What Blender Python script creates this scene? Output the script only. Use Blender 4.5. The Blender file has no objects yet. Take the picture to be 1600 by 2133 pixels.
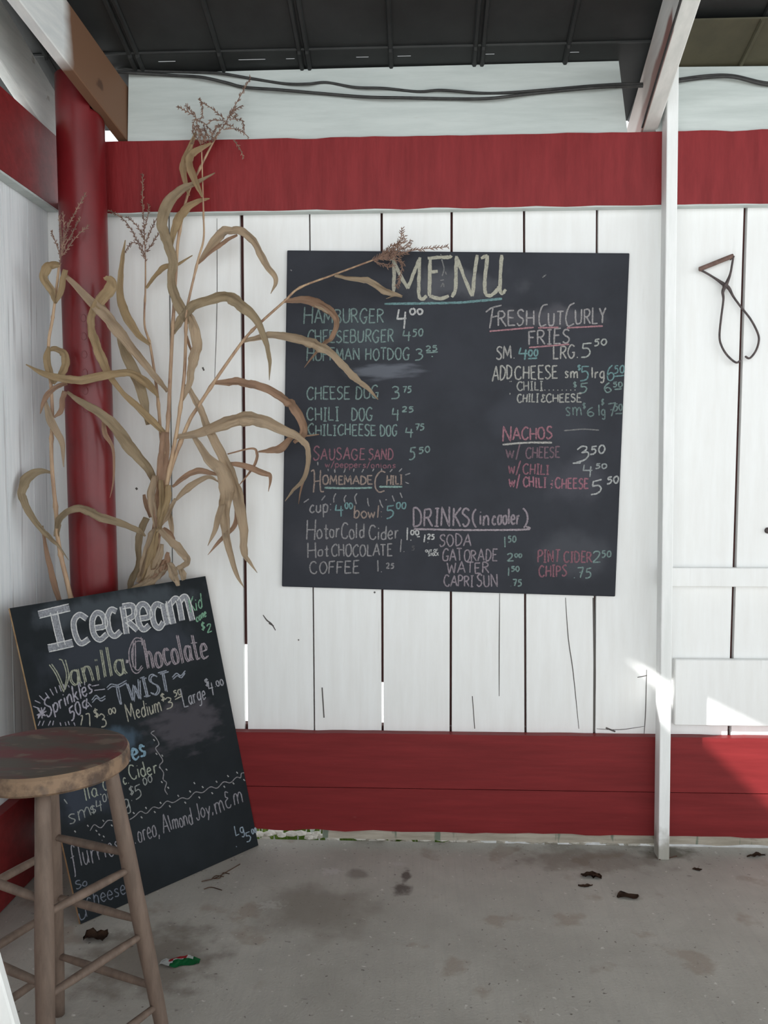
import bpy, bmesh, math, random
from mathutils import Vector, Matrix, noise as mnoise
random.seed(11)
S = bpy.context.scene
COL = S.collection
# ------------------------------------------------------------------ camera
F_PX, IW, IH = 1800.0, 1600.0, 2133.0
CAM = Vector((0.0, -3.067, 1.3725))
PITCH, YAW, ROLL = 0.05495, 0.0442, -0.00169
cp, sp, cy, sy = math.cos(PITCH), math.sin(PITCH), math.cos(YAW), math.sin(YAW)
FWD = Vector((-sy*cp, cy*cp, -sp))
_r = Vector((cy, sy, 0)); _u = _r.cross(FWD)
RGT = math.cos(ROLL)*_r + math.sin(ROLL)*_u
UPV = -math.sin(ROLL)*_r + math.cos(ROLL)*_u
cam = bpy.data.cameras.new('camera'); cam_o = bpy.data.objects.new('camera', cam); COL.objects.link(cam_o)
cam.sensor_fit = 'HORIZONTAL'; cam.sensor_width = 36.0; cam.lens = 36.0*F_PX/IW
cam.clip_start = 0.02
M = Matrix((RGT, UPV, -FWD)).transposed().to_4x4(); M.translation = CAM
cam_o.matrix_world = M
S.camera = cam_o
# ------------------------------------------------------------------ light
def srgb(r, g, b):
    f = lambda c: (c/255/12.92 if c/255 <= .04045 else ((c/255+.055)/1.055)**2.4)
    return (f(r), f(g), f(b), 1)
W = bpy.data.worlds.new('overcast sky'); S.world = W; W.use_nodes = True
wn, wl = W.node_tree.nodes, W.node_tree.links
bg = wn['Background']; bg.inputs[1].default_value = 1.0
tc = wn.new('ShaderNodeTexCoord'); sx = wn.new('ShaderNodeSeparateXYZ'); mr = wn.new('ShaderNodeMapRange')
wl.new(tc.outputs['Generated'], sx.inputs[0]); wl.new(sx.outputs['Z'], mr.inputs['Value'])
mr.inputs['From Min'].default_value = 0; mr.inputs['From Max'].default_value = .6      # hazy sky, brightest low down
mr.inputs['To Min'].default_value = 1.5; mr.inputs['To Max'].default_value = .35; mr.interpolation_type = 'SMOOTHSTEP'
mx_ = wn.new('ShaderNodeMath'); mx_.operation = 'MULTIPLY_ADD'; wl.new(sx.outputs['X'], mx_.inputs[0]); mx_.inputs[1].default_value = .0; mx_.inputs[2].default_value = 1.0
mm_ = wn.new('ShaderNodeMath'); mm_.operation = 'MULTIPLY'; wl.new(mr.outputs[0], mm_.inputs[0]); wl.new(mx_.outputs[0], mm_.inputs[1])
wl.new(mm_.outputs[0], bg.inputs[1]); bg.inputs[0].default_value = (.93, .975, 1.0, 1)
sun = bpy.data.lights.new('sun', 'SUN'); sun.energy = 6.0; sun.angle = math.radians(.8); sun.color = (1, .985, .96)
sun_o = bpy.data.objects.new('sun', sun); COL.objects.link(sun_o)
SUN = Vector((2.1, 1.0, -1.05)).normalized()          # travel direction of the light
sun_o.rotation_euler = SUN.to_track_quat('-Z', 'Y').to_euler(); sun_o.location = (-5, -4, 5)
S.view_settings.view_transform = 'Standard'; S.view_settings.look = 'None'
S.view_settings.gamma = 1; S.view_settings.exposure = 0.92; S.view_settings.use_curve_mapping = False
# ------------------------------------------------------------------ lines of sight to real planes
def ray(px, py): return FWD + (px-800)/F_PX*RGT + (1066.5-py)/F_PX*UPV
def onY(px, py, Y=0.0): d = ray(px, py); return CAM + d*((Y-CAM.y)/d.y)
def onX(px, py, X): d = ray(px, py); return CAM + d*((X-CAM.x)/d.x)
def onZ(px, py, Z=0.0): d = ray(px, py); return CAM + d*((Z-CAM.z)/d.z)
def proj(P):
    v = Vector(P)-CAM; z = v.dot(FWD)
    return (800+F_PX*v.dot(RGT)/z, 1066.5-F_PX*v.dot(UPV)/z)
# ------------------------------------------------------------------ materials
def mat(name, c1, c2=None, rough=.6, scale=8, stretch=(1, 1, 1), bump=.15, spec=.35, speck=None, detail=6, bscale=None, lo=.35, hi=.65, metal=0, trans=0, coord='Object'):
    m = bpy.data.materials.new(name); m.use_nodes = True
    n, l = m.node_tree.nodes, m.node_tree.links
    b = n['Principled BSDF']; b.inputs['Roughness'].default_value = rough
    b.inputs['Specular IOR Level'].default_value = spec; b.inputs['Metallic'].default_value = metal
    t = n.new('ShaderNodeTexCoord'); mp = n.new('ShaderNodeMapping'); l.new(t.outputs[coord], mp.inputs[0])
    mp.inputs['Scale'].default_value = stretch
    nz = n.new('ShaderNodeTexNoise'); nz.inputs['Scale'].default_value = scale; nz.inputs['Detail'].default_value = detail
    nz.inputs['Roughness'].default_value = .65
    l.new(mp.outputs[0], nz.inputs['Vector'])
    r = n.new('ShaderNodeValToRGB'); l.new(nz.outputs['Fac'], r.inputs[0])
    r.color_ramp.elements[0].position = lo; r.color_ramp.elements[1].position = hi
    r.color_ramp.elements[0].color = c1; r.color_ramp.elements[1].color = c2 or c1
    out = r.outputs[0]
    if speck:
        for (col, sc, th, st) in speck:
            mp2 = n.new('ShaderNodeMapping'); l.new(t.outputs[coord], mp2.inputs[0]); mp2.inputs['Scale'].default_value = st
            z = n.new('ShaderNodeTexNoise'); z.inputs['Scale'].default_value = sc; z.inputs['Detail'].default_value = 4
            l.new(mp2.outputs[0], z.inputs['Vector'])
            rr = n.new('ShaderNodeValToRGB'); l.new(z.outputs['Fac'], rr.inputs[0])
            rr.color_ramp.elements[0].position = th; rr.color_ramp.elements[1].position = min(1, th+.06)
            rr.color_ramp.elements[1].color = (col[3],)*3+(1,)
            mx = n.new('ShaderNodeMix'); mx.data_type = 'RGBA'
            l.new(rr.outputs[0], mx.inputs[0]); l.new(out, mx.inputs[6]); mx.inputs[7].default_value = col[:3]+(1,)
            out = mx.outputs[2]
    l.new(out, b.inputs['Base Color'])
    if bump:
        bp = n.new('ShaderNodeBump'); bp.inputs['Strength'].default_value = bump; bp.inputs['Distance'].default_value = .004
        if bscale:
            nb = n.new('ShaderNodeTexNoise'); nb.inputs['Scale'].default_value = bscale; l.new(mp.outputs[0], nb.inputs['Vector'])
            l.new(nb.outputs['Fac'], bp.inputs['Height'])
        else: l.new(nz.outputs['Fac'], bp.inputs['Height'])
        l.new(bp.outputs[0], b.inputs['Normal'])
    if trans:
        tr = n.new('ShaderNodeBsdfTranslucent'); l.new(out, tr.inputs[0]); ms = n.new('ShaderNodeMixShader'); ms.inputs[0].default_value = trans
        o = [x for x in n if x.type == 'OUTPUT_MATERIAL'][0]
        l.new(b.outputs[0], ms.inputs[1]); l.new(tr.outputs[0], ms.inputs[2]); l.new(ms.outputs[0], o.inputs[0])
    m['out'] = 1
    return m
def base_socket(m):
    b = m.node_tree.nodes['Principled BSDF']; return b.inputs['Base Color'].links[0].from_socket, b
def overlay(m, mask_builder, col, amount=1.0):
    """mix a colour over the base where mask_builder(nodes, links) gives 1"""
    n, l = m.node_tree.nodes, m.node_tree.links
    src, b = base_socket(m); k = mask_builder(n, l)
    mx = n.new('ShaderNodeMix'); mx.data_type = 'RGBA'
    mu = n.new('ShaderNodeMath'); mu.operation = 'MULTIPLY'; mu.use_clamp = True; l.new(k, mu.inputs[0]); mu.inputs[1].default_value = amount
    l.new(mu.outputs[0], mx.inputs[0]); l.new(src, mx.inputs[6]); mx.inputs[7].default_value = col
    l.new(mx.outputs[2], b.inputs['Base Color'])
def blob(cx, cy, cz, rx, ry, rz, nscale=12, nstr=.8, stretch=(1, 1, 1), coord='Object'):
    """soft noisy patch around a point (a stain, a smear of chalk)"""
    def f(n, l):
        t = n.new('ShaderNodeTexCoord'); mp = n.new('ShaderNodeMapping'); l.new(t.outputs[coord], mp.inputs[0])
        mp.vector_type = 'POINT'
        mp.inputs['Location'].default_value = (-cx/rx, -cy/ry, -cz/rz); mp.inputs['Scale'].default_value = (1/rx, 1/ry, 1/rz)
        ln = n.new('ShaderNodeVectorMath'); ln.operation = 'LENGTH'; l.new(mp.outputs[0], ln.inputs[0])
        mp2 = n.new('ShaderNodeMapping'); l.new(t.outputs[coord], mp2.inputs[0]); mp2.inputs['Scale'].default_value = stretch
        z = n.new('ShaderNodeTexNoise'); z.inputs['Scale'].default_value = nscale; z.inputs['Detail'].default_value = 6; l.new(mp2.outputs[0], z.inputs['Vector'])
        a = n.new('ShaderNodeMath'); a.operation = 'MULTIPLY_ADD'; l.new(z.outputs['Fac'], a.inputs[0]); a.inputs[1].default_value = 2*nstr; a.inputs[2].default_value = -nstr
        s = n.new('ShaderNodeMath'); s.operation = 'ADD'; l.new(ln.outputs['Value'], s.inputs[0]); l.new(a.outputs[0], s.inputs[1])
        r = n.new('ShaderNodeMapRange'); r.interpolation_type = 'SMOOTHSTEP'; l.new(s.outputs[0], r.inputs['Value'])
        r.inputs['From Min'].default_value = .35; r.inputs['From Max'].default_value = 1.0; r.inputs['To Min'].default_value = 1; r.inputs['To Max'].default_value = 0
        return r.outputs[0]
    return f

WHITE = mat('white plank paint', srgb(234, 234, 232), srgb(240, 241, 240), .5, 5, (6, 6, .6), .06, speck=[((.35, .33, .31, .35), 30, .76, (1, 1, .35)), ((.55, .53, .5, .2), 9, .68, (4, 4, .25))])
WHITE_L = mat('weathered white paint', srgb(226, 231, 234), srgb(240, 243, 245), .6, 6, (5, 9, .5), .2, speck=[((.33, .32, .33, .5), 8, .62, (4, 5, .22))])
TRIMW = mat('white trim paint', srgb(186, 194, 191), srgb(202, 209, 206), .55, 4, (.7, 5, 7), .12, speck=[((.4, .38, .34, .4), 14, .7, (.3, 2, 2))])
POSTW = mat('white post paint', srgb(228, 230, 228), srgb(242, 243, 242), .5, 6, (4, 4, .5), .1, speck=[((.22, .2, .16, .5), 26, .76, (1, 1, .6))])
RED = mat('dark red paint', srgb(112, 30, 32), srgb(128, 38, 40), .5, 5, (.5, 5, 6), .2, .25, speck=[((.30, .10, .10, .5), 40, .73, (.3, 1, 1))])
REDV = mat('dark red rough sawn paint', srgb(120, 30, 33), srgb(136, 40, 43), .45, 7, (4, 1, .6), .22, .25, bscale=26)
REDP = mat('red pipe enamel', srgb(98, 18, 22), srgb(112, 26, 31), .32, 9, (1, 1, .6), .08, .42, speck=[((.75, .65, .62, .7), 28, .78, (1, 1, 1))])
BACKW = mat('dark batten wood', srgb(70, 42, 40), srgb(90, 52, 48), .8, 8, (3, 3, .5))
WOODB = mat('bare brown lumber', srgb(122, 92, 70), srgb(158, 124, 96), .65, 8, (8, .7, 8), .2, speck=[((.10, .06, .04, .8), 16, .7, (1.5, 1, 1.5))])
ROOF = mat('dark roof sheet', srgb(32, 34, 34), srgb(43, 45, 45), .5, 6, (1, 1, 1), .05, .4, speck=[((.25, .26, .26, .5), 70, .78, (1, 1, 1))])
ROOFO = mat('olive roof sheet', srgb(72, 69, 54), srgb(86, 82, 64), .6, 5, (1, 1, 1), .05)
CONC = mat('worn concrete', srgb(166, 162, 154), srgb(186, 182, 174), .75, 2.4, (1, 1, 1), .35, .2, bscale=120, detail=8,
           speck=[((.30, .24, .19, .55), 5, .6, (1, 1, 1)), ((.13, .11, .10, .6), 22, .69, (1, 1.6, 1)), ((.75, .73, .68, .7), 42, .67, (1, 1, 1)), ((.10, .08, .07, .8), 60, .665, (1, 1, 1)), ((.36, .34, .32, .16), 2.2, .52, (34, 1.6, 1))])
GROUND = mat('gravel ground', srgb(190, 191, 191), srgb(216, 217, 216), .9, 30, (1, 1, 1), .4)
BOARD = mat('menu chalkboard slate', srgb(46, 48, 54), srgb(54, 56, 63), .65, 5, (1, 1, 1), .03, .2)
BOARD2 = mat('ice cream chalkboard slate', srgb(29, 33, 36), srgb(36, 40, 43), .75, 5, (1, 1, 1), .03, .12)
PLYEDGE = mat('plywood edge', srgb(150, 118, 84), srgb(180, 148, 110), .8, 30)
STOOLW = mat('worn stool wood', srgb(100, 85, 75), srgb(124, 106, 94), .6, 7, (5, 5, .9), .25, speck=[((.12, .08, .06, .7), 22, .66, (1, 1, .6)), ((.75, .72, .68, .8), 24, .76, (1, 1, .4))])
SEATW = mat('worn red seat paint', srgb(76, 68, 60), srgb(100, 38, 42), .5, 3.2, (.8, 2.4, 1), .2, lo=.44, hi=.58, speck=[((.16, .12, .09, .8), 9, .6, (1.5, 3, 1)), ((.85, .82, .78, .9), 22, .77, (1, 2, 1)), ((.4, .27, .22, .5), 14, .68, (.7, 5, 1))])
RIMW = mat('chipped seat rim', srgb(82, 66, 55), srgb(138, 114, 92), .6, 9, (1, 1, 1), .2, lo=.44, hi=.56, speck=[((.8, .78, .74, .9), 20, .74, (1, 1, .6)), ((.09, .07, .06, .8), 9, .63, (1.5, 1.5, 1))])
CABLE = mat('grey black cable', srgb(46, 46, 46), srgb(64, 64, 63), .5, 30)
IRON = mat('rusty iron', srgb(62, 56, 58), srgb(92, 80, 78), .6, 60, bump=.3)
HANDLE = mat('weathered handle wood', srgb(92, 72, 66), srgb(124, 98, 90), .7, 30, (1, 1, 1), .3)
def leafmat(name, a, b):
    return mat(name, a, b, .6, 3, (5.0, .5, 1), .6, .2, trans=.18, coord='UV', lo=.36, hi=.62, speck=[((.26, .16, .10, .5), 3, .62, (4, .5, 1))])
LEAF = [leafmat('dry corn leaf tan', srgb(200, 175, 146), srgb(236, 219, 194)), leafmat('dry corn leaf ochre', srgb(194, 168, 130), srgb(228, 207, 170)),
        leafmat('dry corn leaf olive', srgb(182, 163, 134), srgb(218, 201, 172)), leafmat('dry corn leaf russet', srgb(188, 152, 128), srgb(222, 192, 166))]
STALK = mat('dry corn stalk', srgb(146, 116, 96), srgb(190, 162, 130), .55, 10, (4, 4, .6), .2, speck=[((.2, .1, .07, .7), 14, .62, (1, 1, .8))])
TASSEL = mat('dry tassel', srgb(112, 88, 79), srgb(150, 122, 105), .8, 40, bump=0)
DEAD = mat('dead leaf brown', srgb(62, 44, 34), srgb(92, 68, 52), .8, 20)
GRASS = mat('green weeds', srgb(96, 130, 50), srgb(150, 175, 90), .7, 8, bump=0, trans=.3)
PALE = mat('bleached debris', srgb(205, 200, 190), srgb(235, 230, 222), .8, 20)
SILL = mat('pale weathered sill', srgb(150, 142, 128), srgb(186, 178, 164), .8, 8, (.6, 3, 5), .3, speck=[((.10, .15, .11, .8), 9, .60, (3, 1, .6)), ((.2, .16, .12, .7), 20, .66, (.5, 1, 1))])
def plainmat(name, c, rough=.5): return mat(name, c, None, rough, bump=0)
_chalk = {}
def chalk(c, board=(.035, .036, .042, 1), cover=.5):
    k = (c, cover)
    if k not in _chalk:
        v = srgb(*c); gy = sum(v[:3])/3; v = tuple((q*.66+gy*.34)*.66 for q in v[:3])+(1,); lo = tuple(board[i]*.5+v[i]*.5 for i in range(3))+(1,)
        _chalk[k] = mat('chalk %02x%02x%02x' % c, lo, v, .95, 190, (1, 1, 1), 0, .05, lo=cover-.16, hi=cover+.1, detail=3)
    return _chalk[k]
# ------------------------------------------------------------------ object helpers
def link(o, parent=None):
    COL.objects.link(o)
    if parent: o.parent = parent
    return o
def obj(name, bm, m, parent=None, smooth=False):
    me = bpy.data.meshes.new(name); bm.to_mesh(me); bm.free()
    for x in (m if isinstance(m, (list, tuple)) else [m]): me.materials.append(x)
    if smooth:
        for p in me.polygons: p.use_smooth = True
    if parent and parent.type == 'EMPTY' and parent.get('local'): me.transform(Matrix.Translation(-parent.location))
    return link(bpy.data.objects.new(name, me), parent)
def tag(o, label, cat, group=None, kind=None):
    o['label'] = label; o['category'] = cat
    if group: o['group'] = group
    if kind: o['kind'] = kind
    return o
def struct(o): o['kind'] = 'structure'; return o
def empty(name, loc):
    o = bpy.data.objects.new(name, None); o.location = loc; o.empty_display_size = .05; return link(o)
def hexa(bm, pts, mi=0):
    """8 points: bottom ring of 4 then top ring of 4"""
    v = [bm.verts.new(p) for p in pts]
    fs = []
    for q in ((3, 2, 1, 0), (4, 5, 6, 7), (0, 1, 5, 4), (1, 2, 6, 5), (2, 3, 7, 6), (3, 0, 4, 7)):
        f = bm.faces.new([v[i] for i in q]); f.material_index = mi; fs.append(f)
    return fs
def box(bm, x0, x1, y0, y1, z0, z1, mi=0):
    return hexa(bm, [(x0, y0, z0), (x1, y0, z0), (x1, y1, z0), (x0, y1, z0), (x0, y0, z1), (x1, y0, z1), (x1, y1, z1), (x0, y1, z1)], mi)
def bevel(bm, w=.003, seg=2):
    bmesh.ops.recalc_face_normals(bm, faces=bm.faces[:])
    bmesh.ops.bevel(bm, geom=bm.edges[:], offset=w, segments=seg, affect='EDGES', profile=.6)
def rough_board(bm, x0, x1, y0, y1, z0, z1, jag=.004, step=.05, low=True, high=True, seed=0):
    """a plank whose long edges run a little uneven, along X"""
    n = max(2, int((x1-x0)/step)); rows = []
    for i in range(n+1):
        x = x0+(x1-x0)*i/n
        a = mnoise.noise(Vector((x*9, seed, 0)))*jag if low else 0
        b = mnoise.noise(Vector((x*9, seed+5, 3)))*jag if high else 0
        rows.append([bm.verts.new(p) for p in ((x, y0, z0+a), (x, y1, z0+a), (x, y1, z1+b), (x, y0, z1+b))])
    for r, s in zip(rows, rows[1:]):
        for k in range(4): bm.faces.new((r[k], s[k], s[(k+1) % 4], r[(k+1) % 4]))
    bm.faces.new(rows[0]); bm.faces.new(rows[-1][::-1])
    bmesh.ops.recalc_face_normals(bm, faces=bm.faces[:])
def cr_curve(pts, n=8):
    """Catmull-Rom through points of any dimension (tuples)"""
    if len(pts) < 3:
        return [tuple(a+(b-a)*i/n for a, b in zip(pts[0], pts[-1])) for i in range(n+1)]
    P = [tuple(2*a-b for a, b in zip(pts[0], pts[1]))]+list(pts)+[tuple(2*a-b for a, b in zip(pts[-1], pts[-2]))]
    out = []
    for i in range(1, len(P)-2):
        p0, p1, p2, p3 = P[i-1:i+3]
        for k in range(n):
            t = k/n
            out.append(tuple(.5*((2*b)+(c-a)*t+(2*a-5*b+4*c-d)*t*t+(3*b-a-3*c+d)*t**3) for a, b, c, d in zip(p0, p1, p2, p3)))
    out.append(tuple(pts[-1])); return out
def tube(bm, pts, rad, seg=8, cap=True, mi=0):
    """rad: number or list"""
    P = [Vector(p) for p in pts]; n = len(P)
    R = rad if isinstance(rad, (list, tuple)) else [rad]*n
    prev = None; rings = []
    for i, p in enumerate(P):
        t = (P[min(i+1, n-1)]-P[max(i-1, 0)])
        t = t.normalized() if t.length > 1e-9 else Vector((0, 0, 1))
        if prev is None:
            a = Vector((0, 0, 1)) if abs(t.z) < .9 else Vector((1, 0, 0))
            u = t.cross(a).normalized()
        else: u = (prev-t*prev.dot(t)).normalized()
        prev = u; w = t.cross(u)
        rings.append([bm.verts.new(p+(u*math.cos(2*math.pi*k/seg)+w*math.sin(2*math.pi*k/seg))*R[i]) for k in range(seg)])
    for r, s in zip(rings, rings[1:]):
        for k in range(seg):
            f = bm.faces.new((r[k], r[(k+1) % seg], s[(k+1) % seg], s[k])); f.material_index = mi
    if cap:
        bm.faces.new(rings[0][::-1]).material_index = mi; bm.faces.new(rings[-1]).material_index = mi
def lathe(bm, prof, c=(0, 0, 0), seg=48, mi=0):
    rings = [[bm.verts.new((c[0]+r*math.cos(2*math.pi*k/seg), c[1]+r*math.sin(2*math.pi*k/seg), c[2]+z)) for k in range(seg)] for r, z in prof]
    for r, s in zip(rings, rings[1:]):
        for k in range(seg): bm.faces.new((r[k], r[(k+1) % seg], s[(k+1) % seg], s[k])).material_index = mi
    bm.faces.new(rings[0][::-1]).material_index = mi; bm.faces.new(rings[-1]).material_index = mi

# ================================================================== THE SHELTER
XW = -1.33          # face of the planks on the side wall
YB = -.038          # face of the red boards on the back wall
SL = .287           # pitch of the roof (rise per metre towards the open front)
ZB0, ZB1 = 2.252, 2.496
# floor slab and the ground round it
bm = bmesh.new(); box(bm, -1.42, 3.2, -4.6, .012, -.12, 0); fl = struct(obj('floor', bm, CONC))
def floor_stain(px, py, r, col, amt, ry=None, ns=14, nstr=.8):
    p = onZ(px, py); overlay(CONC, blob(p.x, p.y, 0, r, ry or r, 1, ns, nstr), col, amt)
floor_stain(664, 1895, .22, srgb(112, 102, 92), .55, ns=9, nstr=.6)
floor_stain(838, 1852, .045, srgb(78, 68, 64), .8, .05, 30)
floor_stain(846, 1825, .02, srgb(80, 70, 66), .8, .06, 30)
floor_stain(750, 1820, .05, srgb(88, 78, 70), .5)
floor_stain(690, 1815, .05, srgb(190, 186, 182), .8, .03, 60, 1.2)
floor_stain(832, 1800, .03, srgb(190, 186, 182), .7, .02, 60, 1.2)
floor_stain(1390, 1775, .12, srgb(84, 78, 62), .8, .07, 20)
floor_stain(560, 1885, .05, srgb(185, 182, 176), .7, .03, 70, 1.2)
floor_stain(300, 2000, .25, srgb(96, 84, 74), .6)
floor_stain(1230, 1790, .35, srgb(112, 100, 88), .5, .12)
bm = bmesh.new(); box(bm, -14, 14, -16, 12, -.3, -.125); struct(obj('ground', bm, GROUND))['label'] = 'gravel ground round the shelter'
# back wall: planks with open joints, battens behind
gap_px = [(352, 362, 3, 1), (503, 513, 8, 2), (645, 655, 3, 1), (795, 797, 5, 1), (941, 939, 5, 1), (1092, 1095, 5, 1), (1244, 1238, 5, 1), (1553, 1520, 8, 1)]
gaps = []
for a, b, w, k in gap_px:
    t, q = onY(a, 450), onY(b, 1515)
    s = (t.x-q.x)/(t.z-q.z); gaps.append((q.x+(.05-q.z)*s, q.x+(2.3-q.z)*s, w*.0017/2))
gaps.append((gaps[-1][0]+.26, gaps[-1][1]+.26, .003))
bm = bmesh.new()
xa, xb = -1.36, -1.36
for g0, g1, w in gaps+[(2.6, 2.6, 0)]:
    fs = hexa(bm, [(xa, 0, .05), (g0-w, 0, .05), (g0-w, .022, .05), (xa, .022, .05), (xb, 0, 2.3), (g1-w, 0, 2.3), (g1-w, .022, 2.3), (xb, .022, 2.3)])
    xa, xb = g0+w, g1+w
wall = struct(obj('wall_back', bm, WHITE))
bm = bmesh.new()
open_from = {1: (.43, .72), 3: (.43, .585)}
for i, (g0, g1, w) in enumerate(gaps):
    z0 = open_from[i][1] if i in open_from else .43
    box(bm, min(g0, g1)-.04, max(g0, g1)+.04, .0225, .04, z0, 2.3)
box(bm, -1.36, 2.6, .0225, .06, .08, .425)
obj('batten', bm, BACKW, wall)['label'] = 'dark battens behind the plank joints'
# fine cracks, nail heads and scuffs on the planks (own dark marks in the wood)
MARK = plainmat('dark crack', srgb(92, 88, 85), .9)
bm = bmesh.new()
def mark(pts, w, Y=-.0006):
    pts = cr_curve(pts, 4) if len(pts) > 2 else pts
    vs = []
    for i, p in enumerate(pts):
        a, b = pts[max(i-1, 0)], pts[min(i+1, len(pts)-1)]
        dx, dy = b[0]-a[0], b[1]-a[1]; L = math.hypot(dx, dy) or 1
        ww = w*(.5+.5*math.sin(math.pi*(i+.6)/(len(pts)+.2)))/2
        vs.append((bm.verts.new(onY(p[0]-dy/L*ww, p[1]+dx/L*ww, Y)), bm.verts.new(onY(p[0]+dy/L*ww, p[1]-dx/L*ww, Y))))
    for r, s in zip(vs, vs[1:]): bm.faces.new((r[0], s[0], s[1], r[1]))
for pts, w in [([(1041, 1236), (1040, 1350), (1040, 1450)], 2), ([(1178, 1245), (1184, 1330), (1194, 1400), (1206, 1518)], 2), ([(1236, 1245), (1239, 1400), (1237, 1525)], 5),
               ([(1347, 1395), (1345, 1480), (1342, 1528)], 2), ([(671, 1432), (675, 1495)], 3), ([(984, 1450), (989, 1518)], 2), ([(452, 455), (452, 640), (447, 800)], 1.5),
               ([(548, 1281), (556, 1292), (566, 1300), (574, 1313)], 3), ([(560, 1298), (570, 1304)], 3), ([(1243, 1518), (1290, 1520), (1342, 1513)], 1.5), ([(1328, 1411), (1348, 1407)], 2),
               ([(1262, 1516), (1282, 1524)], 4), ([(779, 1233), (782, 1235)], 4), ([(283, 1016), (286, 1020)], 5), ([(621, 1332), (623, 1334)], 3), ([(422, 765), (425, 772)], 4)]:
    mark(pts, w)
obj('crack', bm, MARK, wall)
# side wall: planks, with an out-of-frame opening added and shaped to cast the sun patch
def wall_l_piece(bm, pts):   # polygon in (y, z), extruded in x
    a = [bm.verts.new((XW, y, z)) for y, z in pts]; b = [bm.verts.new((XW-.022, y, z)) for y, z in pts]
    bm.faces.new(a); bm.faces.new(b[::-1]); n = len(pts)
    for i in range(n): bm.faces.new((a[i], b[i], b[(i+1) % n], a[(i+1) % n]))
bm = bmesh.new()
ys = [0.0, -.16, -.345, -.535, -.74, -.95]
for a, b in zip(ys, ys[1:]):
    wall_l_piece(bm, [(a-.0015, .0), (b+.0015, .0), (b+.0015, 2.3), (a-.0015, 2.3)])
YA, ZA = -.975, 1.72       # upper corner of the opening
wall_l_piece(bm, [(-.952, .0), (-2.2, .0), (-2.2, 1.34), (-1.36, 1.34), (YA, ZA), (-.952, ZA+.01)])
wall_l_piece(bm, [(-.952, ZA), (-2.2, ZA), (-2.2, 2.3), (-.952, 2.3)])
wall_l_piece(bm, [(-2.2, .0), (-2.6, .0), (-2.6, 3.42), (-2.2, 3.3)])
wall_l_piece(bm, [(-.70, 2.3), (-2.2, 2.3), (-2.2, 3.3), (-.70, 2.9)])  # unseen gable infill, added to stop sun passing above the side beam
bmesh.ops.recalc_face_normals(bm, faces=bm.faces[:])
struct(obj('wall_left', bm, WHITE_L))
# red boards
bm = bmesh.new(); rough_board(bm, -1.22, 2.6, YB, -.0005, ZB0, ZB1, .006, low=True, high=True); struct(obj('trim_1', bm, REDV))
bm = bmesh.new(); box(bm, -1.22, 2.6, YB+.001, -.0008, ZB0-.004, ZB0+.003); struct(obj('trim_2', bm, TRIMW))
bm = bmesh.new(); box(bm, XW+.001, -1.29, -2.6, -.002, 2.276, 2.53); struct(obj('trim_3', bm, RED))
bm = bmesh.new(); box(bm, XW+.0008, -1.291, -2.6, -.002, 2.268, 2.2755); struct(obj('trim_4', bm, TRIMW))
bm = bmesh.new()
zs = onY(1200, 1648, YB).z
rough_board(bm, -1.285, 2.6, YB, -.0005, zs+.0015, .414, .003, low=False)
rough_board(bm, -1.285, 2.6, YB+.002, -.0005, .058, zs-.0015, .008, high=False, seed=3)
struct(obj('baseboard_back', bm, RED))
bm = bmesh.new(); box(bm, XW+.001, -1.29, -2.6, -.002, .004, .30); struct(obj('baseboard_left', bm, RED))
bm = bmesh.new(); rough_board(bm, -.36, 2.6, -.02, .02, .022, .075, .006, seed=9); struct(obj('trim_5', bm, SILL))
# white boards above the red beam, between the rafters
def quad_board(px_pts, Y0, Y1):
    bm = bmesh.new(); f = [onY(x, y, Y0) for x, y in px_pts]
    hexa(bm, [f[0], f[1], f[1]+Vector((0, Y1-Y0, 0)), f[0]+Vector((0, Y1-Y0, 0)), f[3], f[2], f[2]+Vector((0, Y1-Y0, 0)), f[3]+Vector((0, Y1-Y0, 0))])
    bmesh.ops.recalc_face_normals(bm, faces=bm.faces[:]); return bm
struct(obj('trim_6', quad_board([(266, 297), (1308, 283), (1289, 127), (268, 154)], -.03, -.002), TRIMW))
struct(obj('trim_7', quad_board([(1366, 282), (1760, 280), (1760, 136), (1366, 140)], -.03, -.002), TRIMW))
# roof sheets with standing seams
def rz(y): return 2.735-SL*y
YR = -4.2            # the roof's open edge
bm = bmesh.new()
def roof_quad(x0, x1, y0, y1, dz=0):
    bm.faces.new([bm.verts.new(p) for p in ((x0, y0, rz(y0)+dz), (x1, y0, rz(y0)+dz), (x1, y1, rz(y1)+dz), (x0, y1, rz(y1)+dz))])
roof_quad(-2.9, 3.6, YR, -.105)
slits = [onY(a, 121, -.066).x for a in (330, 366, 497, 553, 596, 614, 742, 768, 828, 856, 1010, 1030, 1183, 1206)]
roof_quad(-2.9, 3.6, -.105, -.070, -.006); roof_quad(-2.9, 3.6, -.067, .27, -.006)
xs = [-2.9]+slits+[3.6]
for i in range(0, len(xs), 2): roof_quad(xs[i], xs[i+1], -.070, -.067, -.006)
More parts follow.
